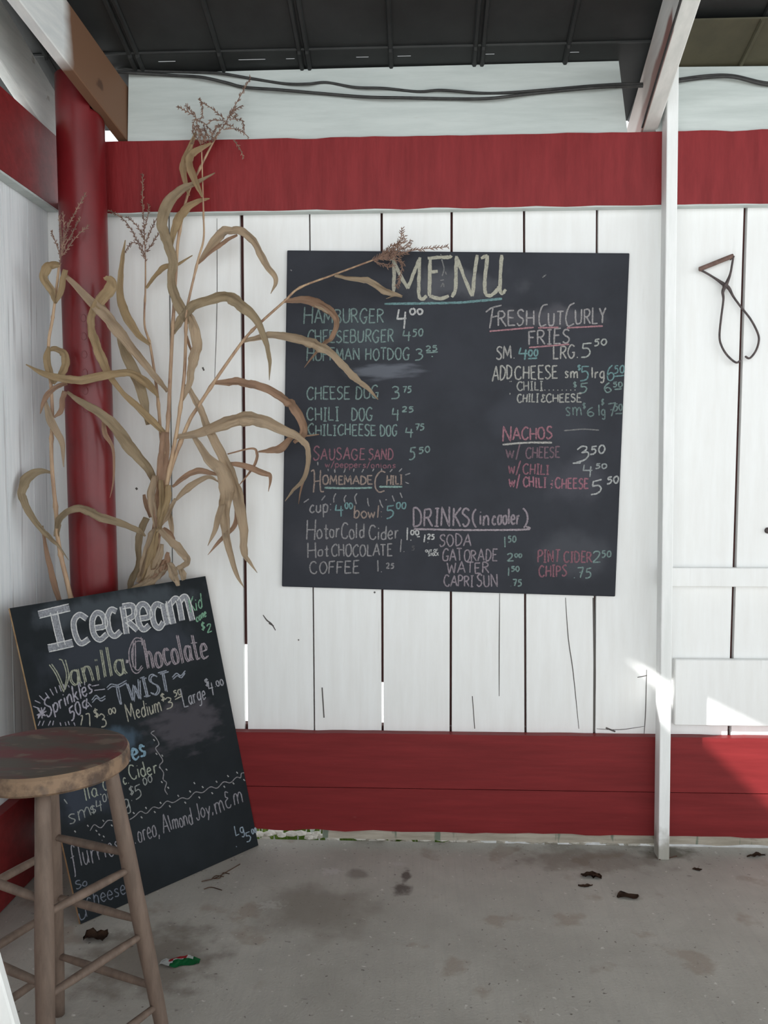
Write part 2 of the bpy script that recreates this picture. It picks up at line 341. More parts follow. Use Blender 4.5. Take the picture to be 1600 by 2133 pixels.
# fold line
tube(bm, [(-2.9, -.105, rz(-.105)-.002), (3.6, -.105, rz(-.105)-.002)], .004, 6)
seams = []
for px, dbl in [(292, 1), (466, 0), (637, 1), (815, 0), (996, 1), (1177, 0)]: seams.append((onY(px, 135, -.03).x, dbl))
d = .30
seams = [(seams[0][0]-d*k, k % 2 == 0) for k in range(1, 6)]+seams+[(seams[-1][0]+d*k, k % 2) for k in range(1, 7)]
for x, dbl in seams:
    for dx in ((-.013, .013) if dbl else (0,)):
        pts = [(x+dx, y, rz(y)-.004-(.006 if y > -.105 else 0)) for y in (YR, -2, -.106, -.1, .26)]
        tube(bm, pts, .007, 6)
roof = struct(obj('ceiling', bm, ROOF))
md = roof.modifiers.new('thickness', 'SOLIDIFY'); md.thickness = .002; md.offset = 1
bm = bmesh.new(); x0 = .805
for (y0, y1) in ((-.217, .2),):
    hexa(bm, [(x0, y0, rz(y0)-.026), (3.0, y0, rz(y0)-.026), (3.0, y1, rz(y1)-.026), (x0, y1, rz(y1)-.026), (x0, y0, rz(y0)-.021), (3.0, y0, rz(y0)-.021), (3.0, y1, rz(y1)-.021), (x0, y1, rz(y1)-.021)])
for px in (1537,):
    x = onY(px, 138, -.0).x; tube(bm, [(x, y, rz(y)-.028) for y in (-.217, -.1, .2)], .008, 6)
ro = obj('roof_sheet', bm, ROOFO); tag(ro, 'olive roof sheet patched in under the dark roof right of the white post', 'roof sheet', kind='thing')
# outer face of the side eave, seen past the side rafter
bm = bmesh.new(); box(bm, -2.92, -2.88, -4.2, .27, 2.55, 2.72); struct(obj('trim_8', bm, WOODB))
# brown boards under the side eave
bm = bmesh.new()
for k in range(7):
    xa_ = -2.86+k*.21
    hexa(bm, [(xa_, YR, rz(YR)-.03), (xa_+.2, YR, rz(YR)-.03), (xa_+.2, -.28, rz(-.28)-.03), (xa_, -.28, rz(-.28)-.03), (xa_, YR, rz(YR)-.012), (xa_+.2, YR, rz(YR)-.012), (xa_+.2, -.28, rz(-.28)-.012), (xa_, -.28, rz(-.28)-.012)])
struct(obj('trim_9', bm, WOODB))
# rafters
def rafter(name, xa, xb, y_near, skew, m, zoff=0, y_far=.42, h=.19):
    bm = bmesh.new(); pts = []
    for dz in (0, h):
        for (y, x) in ((y_near, xa+skew*y_near), (y_near, xb+skew*y_near), (y_far, xb+skew*y_far), (y_far, xa+skew*y_far)):
            pts.append((x, y, 2.497-SL*y+dz+zoff))
    hexa(bm, pts); bevel(bm, .003, 1); return obj(name, bm, m)
def linmask(a, b, c, dd, soft=.02, wob=.05):
    """1 where a*x+b*y+c*z+dd > 0, with a ragged edge"""
    def f(n, l):
        t = n.new('ShaderNodeTexCoord'); v = n.new('ShaderNodeVectorMath'); v.operation = 'DOT_PRODUCT'; l.new(t.outputs['Object'], v.inputs[0]); v.inputs[1].default_value = (a, b, c)
        z = n.new('ShaderNodeTexNoise'); z.inputs['Scale'].default_value = 9; l.new(t.outputs['Object'], z.inputs['Vector'])
        m1 = n.new('ShaderNodeMath'); m1.operation = 'MULTIPLY_ADD'; l.new(z.outputs['Fac'], m1.inputs[0]); m1.inputs[1].default_value = wob*2; m1.inputs[2].default_value = dd-wob
        m2 = n.new('ShaderNodeMath'); m2.operation = 'ADD'; l.new(v.outputs['Value'], m2.inputs[0]); l.new(m1.outputs[0], m2.inputs[1])
        r = n.new('ShaderNodeMapRange'); l.new(m2.outputs[0], r.inputs['Value']); r.inputs['From Min'].default_value = 0; r.inputs['From Max'].default_value = soft
        return r.outputs[0]
    return f
def both(f, g):
    def h(n, l):
        m1 = n.new('ShaderNodeMath'); m1.operation = 'MULTIPLY'; l.new(f(n, l), m1.inputs[0]); l.new(g(n, l), m1.inputs[1]); return m1.outputs[0]
    return h
RA = mat('rafter half painted', srgb(214, 218, 218), srgb(230, 232, 230), .6, 6, (5, .6, 5), .1)
overlay(RA, linmask(0, 1, 0, .40, .05, .03), srgb(116, 86, 66))
overlay(RA, blob(-1.06, -.2, 2.62, .012, .03, .02, 30), srgb(70, 48, 36), .8)
tag(rafter('rafter', -1.062, -1.024, -1.2, .17, RA), 'half painted bare wood rafter slanting over the top of the red pole', 'rafter')
RB = mat('rafter white with red smear', srgb(216, 218, 214), srgb(232, 232, 228), .6, 6, (5, .6, 5), .12)
overlay(RB, both(linmask(0, -SL, -1, 2.497+.075, .02, .02), both(linmask(0, 1, 0, .47, .02, .02), linmask(-1, .05, 0, .752, .003, .0))), srgb(132, 66, 56), .85)
overlay(RB, both(linmask(0, 1, 0, .35, .25, .05), linmask(-1, .05, 0, .752, .003, .0)), srgb(176, 150, 140), .55)
tag(rafter('rafter', .745, .800, -4.15, .05, RB), 'white rafter with a rusty red smear above the white post', 'rafter')
RC = mat('side rafter grey white', srgb(196, 200, 198), srgb(216, 219, 216), .6, 6, (5, .6, 5), .12, speck=[((.2, .16, .12, .7), 14, .66, (1, .6, 1))])
tag(rafter('rafter', -1.331, -1.292, -4.15, 0, RC), 'greyish white rafter over the side wall, left of the red pole', 'rafter')
# pole
POLE_Y = -.135
_a, _b, _c, _d = [onY(x, y, POLE_Y) for x, y in ((121, 283), (216, 283), (149, 1230), (245, 1230))]
POLE_R = (_b.x-_a.x+_d.x-_c.x)/4*.985; POLE_X = (_c.x+_d.x)/2; POLE_S = ((_a.x+_b.x)/2-POLE_X)/(_a.z-_c.z); POLE_Z = _c.z
bm = bmesh.new(); prof = [(POLE_R*.98, 0.0), (POLE_R, .004), (POLE_R, 1.2)]+[(POLE_R, 2.44+.01*i) for i in range(24)]
lathe(bm, prof, (POLE_X, POLE_Y, 0), 120)
for v in bm.verts:
    v.co.x += (v.co.z-POLE_Z)*POLE_S
    if v.co.x > -1.0655+.17*v.co.y: v.co.z = min(v.co.z, 2.494-SL*v.co.y)      # notched under the rafter
bmesh.ops.delete(bm, geom=[f for f in bm.faces if len(f.verts) > 4 and f.calc_center_median().z > 1], context='FACES_ONLY')
pole = obj('pole', bm, REDP, smooth=True); tag(pole, 'thick round dark red pole standing in the corner behind the corn stalks', 'pole')
for k, zz in enumerate((1.86, 1.80, 1.74, 1.68, 1.62, 1.56)):     # faint raised ring marks down the pipe
    bm = bmesh.new(); a = -math.pi/2+.25; c = Vector((POLE_X+(zz-POLE_Z)*POLE_S+POLE_R*math.cos(a), POLE_Y+POLE_R*math.sin(a), zz))
    u, w = Vector((-math.sin(a), math.cos(a), 0)), Vector((0, 0, 1))
    tube(bm, [c+u*.008*math.cos(t*math.pi/6)+w*.012*math.sin(t*math.pi/6) for t in range(13)], .0012, 5, False)
    obj('ring_mark', bm, REDP, pole)
# post
bm = bmesh.new()
tl, tr_, bl_, br_ = onY(1389, 300, -.1), onY(1413, 300, -.1), onY(1372, 1765, -.1), onY(1395, 1765, -.1)
def lerpx(a, b, z): return a.x+(b.x-a.x)*(z-a.z)/(b.z-a.z)
zt = 2.69
pts = [(lerpx(tl, bl_, z), lerpx(tr_, br_, z)) for z in (0, zt)]
hexa(bm, [(pts[0][0], -.1, 0), (pts[0][1], -.1, 0), (pts[0][1], -.039, 0), (pts[0][0], -.039, 0), (pts[1][0], -.1, zt+.02), (pts[1][1], -.1, zt+.02), (pts[1][1], -.039, zt), (pts[1][0], -.039, zt)])
bevel(bm, .004, 2)
post = obj('post', bm, POSTW); tag(post, 'tall narrow white wooden post standing before the wall right of the menu board', 'post')
overlay(POSTW, blob(.85, -.1, 0, .2, .2, .12, 20, .7), srgb(120, 112, 92), .7)
# short block at the post's head, against the rafter
bm = bmesh.new()
hexa(bm, [(.797, -.12, 2.50), (pts[1][1]+.003, -.12, 2.50), (pts[1][1]+.003, -.039, 2.497), (.797, -.039, 2.497), (.797, -.12, 2.72), (pts[1][1]+.003, -.12, 2.72), (pts[1][1]+.003, -.039, 2.70), (.797, -.039, 2.70)]); 
bm.free()
# white rail and white panel right of the post
bm = bmesh.new(); p0, p1 = onY(1400, 1183, -.03), onY(1400, 1222, -.03)
box(bm, pts[0][1]-.01, 2.4, -.028, -.0005, p1.z, p0.z); bevel(bm, .002, 1)
tag(obj('rail', bm, WHITE), 'narrow white horizontal rail nailed over the planks under the ice tongs', 'rail')
f = [onY(x, y, -.03) for x, y in ((1405, 1511), (1700, 1515), (1700, 1376), (1407, 1374))]
bm = bmesh.new(); D = Vector((0, .0295, 0))
hexa(bm, [f[0], f[1], f[1]+D, f[0]+D, f[3], f[2], f[2]+D, f[3]+D]); bevel(bm, .003, 1)
tag(obj('board', bm, WHITE), 'wide white board low on the wall right of the post, sun on its corner', 'board')

# ================================================================== CHALK LETTERING
G = {}
def g(ch, w, s): 
    out = []
    for part in s.split('|'):
        sm = part.startswith('~'); v = [float(x) for x in part.strip('~').split()]
        out.append((sm, [(v[i], v[i+1]) for i in range(0, len(v), 2)]))
    G[ch] = (w, out)
g('A', 7, '0 0 3.5 10 7 0|1.3 3.6 5.8 3.6'); g('B', 6, '.5 0 .5 10|~.5 10 4 9.8 5 7.8 3.8 5.6 .5 5.2|~.5 5.2 4.5 5 6 2.6 4.5 .4 .5 0')
g('C', 6.5, '~6 8.6 4.6 10 2.4 9.6 .6 7 .4 4 1.6 1 3.6 0 5.4 .6 6.4 2'); g('D', 6.5, '.6 0 .6 10|~.4 10 3 9.6 5.6 7.6 6.2 4.8 5.2 1.8 3 .3 .5 0')
g('E', 5.5, '5.3 10 .6 10 .6 0 5.6 0|.6 5.2 4.4 5.2'); g('F', 5.5, '.6 0 .6 10 5.5 10|.6 5.4 4.4 5.4')
g('G', 7, '~6.2 8.6 4.6 10 2.4 9.6 .6 7 .4 4 1.6 1 3.6 0 5.4 .8 6 2.6 6 4|4 4.2 7 4.2'); g('H', 6.5, '.6 0 .6 10|6 0 6 10|.6 5 6 5')
g('I', 3.5, '1.75 0 1.75 10|.2 10 3.4 10|.2 0 3.4 0'); g('i1', 2, '1 0 1 10'); g('J', 5, '~4 10 4 3 3.2 .4 1.6 0 .3 1.8'); g('K', 6, '.6 0 .6 10|5.6 10 .6 4.6|2 6 6 0')
g('L', 5.2, '.6 10 .6 0 5.2 0'); g('M', 8, '.4 0 1 10 4 2.5 7 10 7.6 0'); g('N', 7, '.6 0 .6 10 6.2 0 6.2 10')
g('O', 6.6, '~3.4 10 1.2 8.6 .3 5 1.4 1.2 3.4 0 5.6 1.4 6.4 5 5.4 8.8 3.4 10'); g('P', 5.6, '.6 0 .6 10|~.6 10 3.8 9.8 5.4 7.8 4 5.4 .6 4.8')
g('Q', 7, '~3.4 10 1.2 8.6 .3 5 1.4 1.2 3.4 0 5.6 1.4 6.4 5 5.4 8.8 3.4 10|4.4 2.4 7 -1'); g('R', 6.2, '.6 0 .6 10|~.6 10 4 9.8 5.4 7.8 4 5.6 .6 5|2.4 5.2 6.2 0')
g('S', 5.6, '~5.2 8.8 3.6 10 1.4 9.4 .8 7.4 2.4 5.6 4.4 4.4 5.2 2.4 3.8 .4 1.8 0 .2 1.4'); g('T', 6, '3 0 3 10|.1 10 6 10'); g('U', 6.4, '~.6 10 .6 3.4 1.6 .6 3.2 0 5 .8 5.8 3.4 5.8 10')
g('V', 6.4, '.2 10 3.2 0 6.2 10'); g('W', 8.6, '.2 10 2.2 0 4.4 8 6.6 0 8.4 10'); g('X', 6, '.3 10 5.8 0|5.6 10 .3 0'); g('Y', 6, '.2 10 3 5 5.8 10|3 5 3 0'); g('Z', 6, '.3 10 5.6 10 .3 0 5.8 0')
g('a', 5.2, '~4.4 4.8 2.6 5.6 .8 4.2 .6 1.8 2 0 3.6 .8 4.4 3|~4.5 5.6 4.4 1.2 5.2 0'); g('b', 5, '.6 10 .6 0|~.6 3.6 2.4 5.6 4.4 4.6 4.8 2.4 3.6 .2 1.8 0 .6 1'); g('c', 4.6, '~4.2 4.6 2.6 5.6 .8 4.2 .6 1.6 2.2 0 4.4 1')
g('d', 5.2, '4.6 10 4.6 0|~4.6 3.8 3 5.6 1 4.6 .5 2 1.8 .1 3.4 .4 4.6 2'); g('e', 4.8, '~.8 2.8 4.2 3.2 3.8 5 2.4 5.6 .8 4.2 .6 1.6 2.2 0 4.6 .9'); g('f', 4.6, '~4 8.6 3.4 9.9 2.4 9.8 1.8 8.2 1.6 3 1.5 -1.4 .8 -2.6|.5 5.2 2.8 5.4')
g('g', 5, '~4.4 4.8 2.6 5.6 .8 4.2 .7 2 2.2 .4 4 1.4 4.4 3|~4.5 5.6 4.5 -1.6 3.2 -3.4 1.2 -3'); g('h', 5, '.6 0 .6 10|~.6 3.4 2.2 5.6 4 4.8 4.3 3 4.3 0'); g('i', 1.8, '.9 0 .9 5.6|.9 7.4 .9 8'); g('j', 3, '~2 5.6 2 -2 .4 -3.2|2 7.4 2 8')
g('k', 4.8, '.6 0 .6 10|4.2 5.6 .6 2.4|1.8 3.4 4.6 0'); g('l', 1.8, '.9 0 .9 10'); g('m', 7.6, '.6 0 .6 5.6|~.6 3.4 2 5.6 3.6 4.8 3.8 0|~3.8 3.4 5.4 5.6 6.8 4.8 7.1 0'); g('n', 5, '.6 0 .6 5.6|~.6 3.4 2.2 5.6 4 4.8 4.3 0')
g('o', 5, '~2.6 5.6 1 4.6 .4 2.6 1.2 .4 2.6 0 4.2 .8 4.7 2.8 4 4.8 2.6 5.6'); g('p', 5, '.6 5.6 .6 -3.6|~.6 3.6 2.4 5.6 4.4 4.6 4.8 2.6 3.6 .2 1.8 0 .6 1.2'); g('r', 4, '.7 0 .7 5.6|~.7 3 2 5.2 3.8 5.2'); g('s', 4.2, '~3.8 4.8 2.2 5.6 .8 4.6 2 3 3.6 1.8 2.6 .2 .3 .4')
g('t', 3.8, '~1.9 8.6 1.9 1.4 2.6 .1 3.8 .6|.3 5.8 3.7 5.8'); g('u', 5, '~.6 5.6 .6 1.6 1.8 0 3.4 .6 4.2 2.6|4.3 5.6 4.4 0'); g('v', 4.8, '.2 5.6 2.4 0 4.6 5.6'); g('w', 6.6, '.2 5.6 1.8 0 3.3 4.6 4.8 0 6.4 5.6'); g('y', 4.8, '.4 5.6 2.4 .6|4.6 5.6 1.2 -3.4')
g('0', 6, '~3 10 1.2 8.4 .5 5 1.3 1.4 3 0 4.8 1.6 5.5 5 4.8 8.6 3 10'); g('1', 2.6, '1.4 10 1.2 0'); g('2', 6, '~.6 8 2 9.8 4.2 9.6 5 7.6 3.8 4.6 .4 .2|.4 .2 5.8 .4'); g('3', 5.6, '~.6 9 2.4 10 4.6 9 4.4 6.8 2.4 5.6|~2.4 5.6 4.8 4.8 5.2 2.4 3.6 .3 .2 .2')
g('4', 6, '1.2 10 .5 4.4 5.6 4.4|4.6 8.6 4.2 -1.4'); g('5', 6, '5.6 10 1.6 9.8 1.2 6|~1.2 6 3.6 6.4 5 4.4 4.6 1.8 2.8 .2 .3 0'); g('6', 5.6, '~4.2 10 1.8 7.6 .6 4 1.4 .6 3.4 0 5 1.8 4.4 4.4 2.4 4.8 .8 3'); g('7', 5.6, '.4 9.6 5.6 10 2.6 0|2 5 5 5.2')
g('8', 5.6, '~2.8 5.4 1 7.4 1.8 9.8 3.8 9.8 4.6 7.6 2.8 5.4 .8 3 1.4 .4 3.8 .2 4.9 2.6 2.8 5.4'); g('9', 5.6, '~4.8 7 3.6 9.8 1.4 9.2 .8 7 2 5 4 5.4 4.9 7.4 4.6 3 3.2 0')
g('$', 5, '~4.4 7.6 3 8.8 1.2 7.8 1.2 6 3.6 4.6 4.2 3 2.8 1.4 .6 2.4|2.5 10 2.4 0'); g('.', 2, '.8 .5 1.3 0'); g(',', 2, '1.2 .6 .6 -1.6'); g(':', 2, '.9 1 1.1 .4|.9 5 1.1 4.4'); g(';', 2.4, '1.4 7 1 6.2|1.8 4.2 .4 3.4 1.8 2.4|1.2 .8 .4 -1'); g("'", 1.6, '1.2 10 .6 7'); g('"', 3, '.9 10 .4 7.6|2.3 10 1.8 7.6')
g('&', 5, '~4.2 8 2 9 1.6 6.6 3 5.2|~3 5.2 .8 3.8 1 .8 3 .2 4.6 1.6'); g('(', 3, '~2.8 11 1 8 .5 4.5 1 1.2 2.8 -1.2'); g(')', 3, '~.3 11 2 8 2.5 4.5 2 1.2 .3 -1.2'); g('/', 4, '.3 -1.4 3.8 10.6'); g('-', 3.6, '.3 4.4 3.3 4.6'); g(' ', 4.2, '0 -99 0 -99')
g('~', 7, '~.2 4 1.8 6 3.6 5 5.2 4 6.8 6'); g('c|', 5, '~4.6 6.6 2.8 8 .8 6 .8 3 2.4 1.4 4.8 2.6|2.9 10 2.7 0')

def text_strokes(text, x0, y0, x1, y1, h, up=(0.012, -1), first=1.0, wob=.25, adv=1.0):
    """pixel polylines of one written line: baseline from (x0,y0) to (x1,y1), cap height h"""
    chars = list(text); widths = []
    for i, c in enumerate(chars):
        w = G[c][0]*(first if i == 0 else 1); widths.append(w+(1.3 if c != ' ' else 0))
    tot = sum(widths)-1.3; k = math.hypot(x1-x0, y1-y0)/tot
    dx, dy = (x1-x0)/math.hypot(x1-x0, y1-y0), (y1-y0)/math.hypot(x1-x0, y1-y0)
    out = []; cur = 0
    for i, c in enumerate(chars):
        sc = first if i == 0 else 1
        jy = random.uniform(-.35, .35); jh = random.uniform(.94, 1.07); js = random.uniform(-.05, .05)
        for sm, p in G[c][1]:
            if p[0][1] < -50: continue
            q = []
            for (a, b) in p:
                a2 = (cur+(a+random.uniform(-wob, wob))*sc)*k
                b2 = ((b+random.uniform(-wob, wob))*sc*jh+jy-(sc-1)*2.6)*h/10
                a2 += js*b2
                q.append((x0+a2*dx+b2*up[0], y0+a2*dy+b2*up[1]))
            out.append(cr_curve(q, 5) if sm and len(q) > 2 else q)
        cur += widths[i]
    return out
def ribbons(bm, strokes, w, place, lift=.0006):
    for st in strokes:
        pts = []
        for a, b in zip(st, st[1:]):
            L = math.hypot(b[0]-a[0], b[1]-a[1]); n = max(1, int(L/max(2.2, w*.8)))
            for i in range(n): pts.append((a[0]+(b[0]-a[0])*i/n, a[1]+(b[1]-a[1])*i/n))
        pts.append(st[-1]); lf = lift+random.uniform(0, .0005)
        rows = []; n = len(pts)
        for i, p in enumerate(pts):
            a, b = pts[max(i-1, 0)], pts[min(i+1, n-1)]
            dx, dy = b[0]-a[0], b[1]-a[1]; L = math.hypot(dx, dy) or 1
            e = .75 if i in (0, n-1) else 1
            ww = w*random.uniform(.82, 1.12)*e/2; o = random.uniform(-.06, .06)*w
            rows.append([bm.verts.new(place(p[0]-dy/L*(ww+o), p[1]+dx/L*(ww+o), lf)), bm.verts.new(place(p[0]+dy/L*(ww-o), p[1]-dx/L*(ww-o), lf))])
        for r, s in zip(rows, rows[1:]): bm.faces.new((r[0], s[0], s[1], r[1]))

# ================================================================== MENU BOARD
YM = -.0135
mc = [onY(x, y, YM) for x, y in ((587, 1222), (1282, 1243), (1312, 527), (598, 521))]
bm = bmesh.new(); D = Vector((0, .0125, 0))
hexa(bm, [mc[0], mc[1], mc[1]+D, mc[0]+D, mc[3], mc[2], mc[2]+D, mc[3]+D]); bevel(bm, .004, 2)
menu = obj('menu_board', bm, BOARD)
tag(menu, 'large square black chalkboard headed MENU hung on the white plank wall', 'chalkboard')
def menu_smudge(px, py, rx, ry, col, amt, ns=14, st=(1, 1, 1)):
    p = onY(px, py, YM); overlay(BOARD, blob(p.x, p.y, p.z, rx, .2, ry, ns, .9, st), srgb(*col), amt)
menu_smudge(800, 775, .17, .035, (120, 124, 134), .5, 18, (.5, 1, 3))
menu_smudge(940, 590, .26, .07, (96, 97, 102), .5, 9)
menu_smudge(1150, 660, .2, .05, (92, 90, 96), .5, 9)
menu_smudge(1130, 880, .2, .12, (64, 66, 74), .5, 6)
menu_smudge(760, 690, .25, .1, (70, 76, 82), .6, 6)
menu_smudge(1180, 1150, .16, .1, (84, 86, 92), .45, 6)
menu_smudge(700, 1120, .2, .12, (66, 66, 72), .6, 6)
menu_smudge(1200, 1000, .12, .1, (80, 80, 88), .5, 8)
def on_menu(px, py, lift): return onY(px, py, YM-lift)
GRN, PNK, CRM, MAU, TEA, WHT, PCH, GRY = (140, 178, 172), (176, 104, 124), (208, 204, 178), (178, 160, 172), (120, 182, 184), (226, 226, 224), (186, 158, 142), (176, 172, 174)
def write(parent, place, name, label, col, w, lines, up=(0.012, -1), cover=.5, raw=()):
    o = None
    for L in lines:
        kw = dict(up=up); t = L[:6]
        if len(L) > 6: kw.update(L[6])
        if 'seed' in kw: random.seed(kw.pop('seed'))
        bm = bmesh.new(); ribbons(bm, text_strokes(*t, **kw), w, place)
        o = obj(name, bm, chalk(col, cover=cover), parent); o['label'] = label
    groups = [[r] for r in raw] if not lines and len(raw) < 40 else ([list(raw)] if raw else [])
    for gr_ in groups:
        bm = bmesh.new()
        for r in gr_: ribbons(bm, [cr_curve(r, 5) if len(r) > 2 else r], w, place)
        o = obj('chalk_stroke' if not lines else name, bm, chalk(col, cover=cover), parent); o['label'] = label
    return o
def mw(label, col, w, lines, **k): return write(menu, on_menu, 'chalk_lettering', label, col, w, lines, **k)
# headline traced stroke by stroke
bm = bmesh.new()
menu_strokes = [[(820, 538), (821, 575), (820, 608)], [(821, 545), (835, 575), (849.5, 601)], [(849.5, 601), (863, 566), (875.7, 536)], [(874.5, 536), (873, 580), (873, 616), (880, 623), (889, 616)], [(812, 541), (821, 536)],
                [(891, 538), (915, 536), (936, 536), (940, 532)], [(896, 538), (895, 580), (894.7, 617)], [(896, 566.5), (912, 565)], [(894.7, 617), (919, 622), (935, 616)],
                [(950.5, 533), (949, 600), (941, 619)], [(952, 536), (968, 580), (983, 617)], [(984, 617), (989, 570), (994, 531)],
                [(1002, 538), (1016, 532)], [(1016, 532), (1011, 575), (1011, 609), (1021, 616), (1034, 606), (1040, 597)], [(1045.5, 531), (1043, 565), (1042, 602), (1046, 611), (1054, 603)]]
ribbons(bm, [cr_curve(s, 5) if len(s) > 2 else s for s in menu_strokes], 7.5, on_menu)
obj('chalk_lettering', bm, chalk(CRM, cover=.42), menu)['label'] = 'big cream chalk heading MENU'
mw('teal line under the MENU heading', TEA, 5, [], raw=[[(801, 633), (880, 632), (960, 630), (1046, 622)]])
mw('green HAMBURGER line', GRN, 3, [('HAMBURGER', 632, 673, 799, 672, 28, dict(first=1.3))])
mw('white price 4.00 beside hamburger', WHT, 4, [('4', 825, 680, 848, 679, 33), ('00', 853, 655, 881, 655, 12)])
mw('green CHEESEBURGER line', GRN, 3, [('CHEESEBURGER', 640, 715, 820, 712, 26)])
mw('price 4.50 beside cheeseburger', GRN, 3, [('4', 838, 708, 856, 708, 20), ('50', 859, 700, 881, 699, 15)])
mw('green hot dog line', GRN, 3, [('HOFFMAN HOTDOG', 638, 751, 853, 749, 25, dict(first=1.2))])
mw('price 3.25 beside hotdog', GRN, 3, [('3', 864, 750, 881, 749, 25), ('25', 887, 731, 911, 731, 11)], raw=[[(888, 735), (912, 733)], [(899, 742), (902, 743)]])
mw('CHEESE DOG line', GRN, 3, [('CHEESE DOG', 639, 833, 789, 830, 26)])
mw('price 3.75 beside cheese dog', GRN, 3, [('3', 815, 832, 832, 831, 24), ('75', 838, 818, 857, 818, 13)])
mw('CHILI DOG line', GRN, 3, [('CHILI', 639, 876, 706, 876, 27), ('DOG', 732, 876, 776, 876, 26)])
mw('price 4.25 beside chili dog', GRN, 3, [('4', 816, 873, 832, 873, 22), ('25', 837, 858, 862, 858, 11)])
mw('CHILI CHEESE DOG line', GRN, 3, [('CHILICHEESE', 642, 906, 783, 907, 22), ('DOG', 792, 908, 827, 908, 22)])
mw('price 4.75 beside chili cheese dog', GRN, 3, [('4', 844, 909, 861, 909, 20), ('75', 864, 896, 884, 896, 13)])
mw('pink SAUSAGE SAND line', PNK, 3, [('SAUSAGE', 652, 957, 760, 957, 23, dict(first=1.15)), ('SAND', 768, 958, 819, 957, 22)], cover=.52)
mw('price 5.50 beside sausage sand', GRN, 3, [('5', 851, 957, 866, 957, 24), ('50', 872, 944, 896, 942, 12)])
mw('small pink line w/peppers/onions', PNK, 2.2, [('w/peppers/onions', 677, 973, 824, 975, 13)], cover=.56)
mw('peach HOMEMADE CHILI heading', PCH, 3.2, [('OMEMADE', 672, 1009, 776, 1009, 18), ('HILI', 805, 1010, 838, 1008, 19)],
   raw=[[(648, 982), (654, 980), (655, 1000), (653, 1026)], [(668, 979), (667, 1000), (668, 1022), (675, 1024)], [(655, 1003), (668, 1001)], [(803, 984), (793, 982), (783, 995), (782, 1015), (790, 1025), (801, 1022)]])
mw('teal lines under HOMEMADE CHILI', (150, 200, 190), 4, [], raw=[[(676, 1016), (725, 1017), (775, 1016)], [(790, 1014), (838, 1014)]])
rays = [[(435, 870), (437, 890)], [(493, 872), (496, 905)], [(588, 868), (574, 905)], [(664, 868), (658, 895)], [(748, 872), (732, 900)], [(838, 868), (826, 892)], [(903, 866), (908, 884)], [(1000, 872), (978, 898)], [(1084, 866), (1058, 895)],
        [(1112, 924), (1156, 908)], [(1112, 986), (1145, 1000)], [(222, 1166), (268, 1134)], [(378, 1146), (410, 1104)], [(504, 1085), (486, 1125), (486, 1166)], [(594, 1100), (578, 1130), (582, 1166)], [(690, 1084), (670, 1120), (684, 1180)],
        [(782, 1125), (786, 1170), (796, 1198)], [(888, 1140), (900, 1180), (918, 1210)], [(998, 1104), (1018, 1156)], [(1068, 1078), (1086, 1124)], [(345, 808), (347, 840)]]
mw('chalk rays around HOMEMADE CHILI', GRY, 2.6, [], raw=[[(580+x*.2375, 770+y*.2375) for x, y in r] for r in rays])
mw('cup and bowl line', GRY, 3, [('cup:', 645, 1069, 691, 1064, 27)])
mw('price 4.00 beside cup', TEA, 3, [('4', 697, 1073, 716, 1073, 22), ('00', 718, 1060, 735, 1060, 12)])
mw('peach word bowl', PCH, 3, [('bowl:', 737, 1079, 797, 1078, 24)])
mw('price 5.00 beside bowl', TEA, 3, [('5', 804, 1079, 822, 1078, 26), ('00', 825, 1060, 846, 1060, 13)])
mw('HOT OR COLD CIDER line', GRY, 3, [('Hot', 637, 1123, 684, 1122, 34, dict(first=1.25)), ('or', 686, 1120, 707, 1120, 32), ('Cold', 710, 1122, 759, 1121, 32), ('Cider', 768, 1124, 831, 1122, 30)])
mw('price 1.00-1.25 beside cider', WHT, 3, [('1.', 845, 1126, 858, 1126, 25), ('00', 855, 1114, 873, 1114, 9), ('-', 868, 1122, 875, 1121, 8), ('1.', 881, 1130, 893, 1130, 17), ('25', 890, 1123, 905, 1123, 10)])
mw('HOT CHOCOLATE line', GRY, 3, [('Hot', 640, 1160, 684, 1158, 26, dict(first=1.3)), ('CHOCOLATE', 690, 1159, 817, 1157, 24)])
mw('price 1.25 partly rubbed out', GRY, 2.6, [('1.', 832, 1150, 843, 1150, 25)]); mw('faded digit five', (120, 118, 120), 2.4, [('5', 857, 1146, 864, 1146, 9)], cover=.62)
mw('COFFEE line', GRY, 3, [('COFFEE', 645, 1196, 748, 1193, 25)])
mw('price 1.25 beside coffee', GRY, 2.8, [('1.', 785, 1191, 796, 1191, 23), ('25', 804, 1184, 821, 1184, 11)], cover=.55)
mw('mauve DRINKS (in cooler) heading', MAU, 4, [('DRINKS', 860, 1098, 979, 1096, 38), ('(', 983, 1094, 993, 1094, 32), ('in', 998, 1094, 1019, 1094, 34), ('cooler', 1025, 1093, 1083, 1092, 34), (')', 1090, 1094, 1101, 1094, 32)], cover=.47)
mw('line under DRINKS heading', (196, 178, 188), 4, [], raw=[[(862, 1102), (970, 1104), (1095, 1103), (1096, 1096)]])
mw('SODA line', MAU, 3, [('SODA', 915, 1137, 981, 1137, 25)]); mw('price 1.50 beside soda', GRN, 3, [('1', 1049, 1141, 1055, 1141, 22), ('50', 1058, 1129, 1075, 1129, 12)])
mw('tiny words OUT OF STOCK', WHT, 1.8, [('OUT OF', 886, 1150, 912, 1149, 5), ('STOCK', 892, 1158, 914, 1157, 6)])
mw('sports drink line', MAU, 3, [('GATORADE', 921, 1169, 1036, 1168, 24)]); mw('price 2.00 beside it', GRN, 3, [('2', 1056, 1169, 1070, 1169, 16), ('00', 1072, 1161, 1087, 1161, 8)])
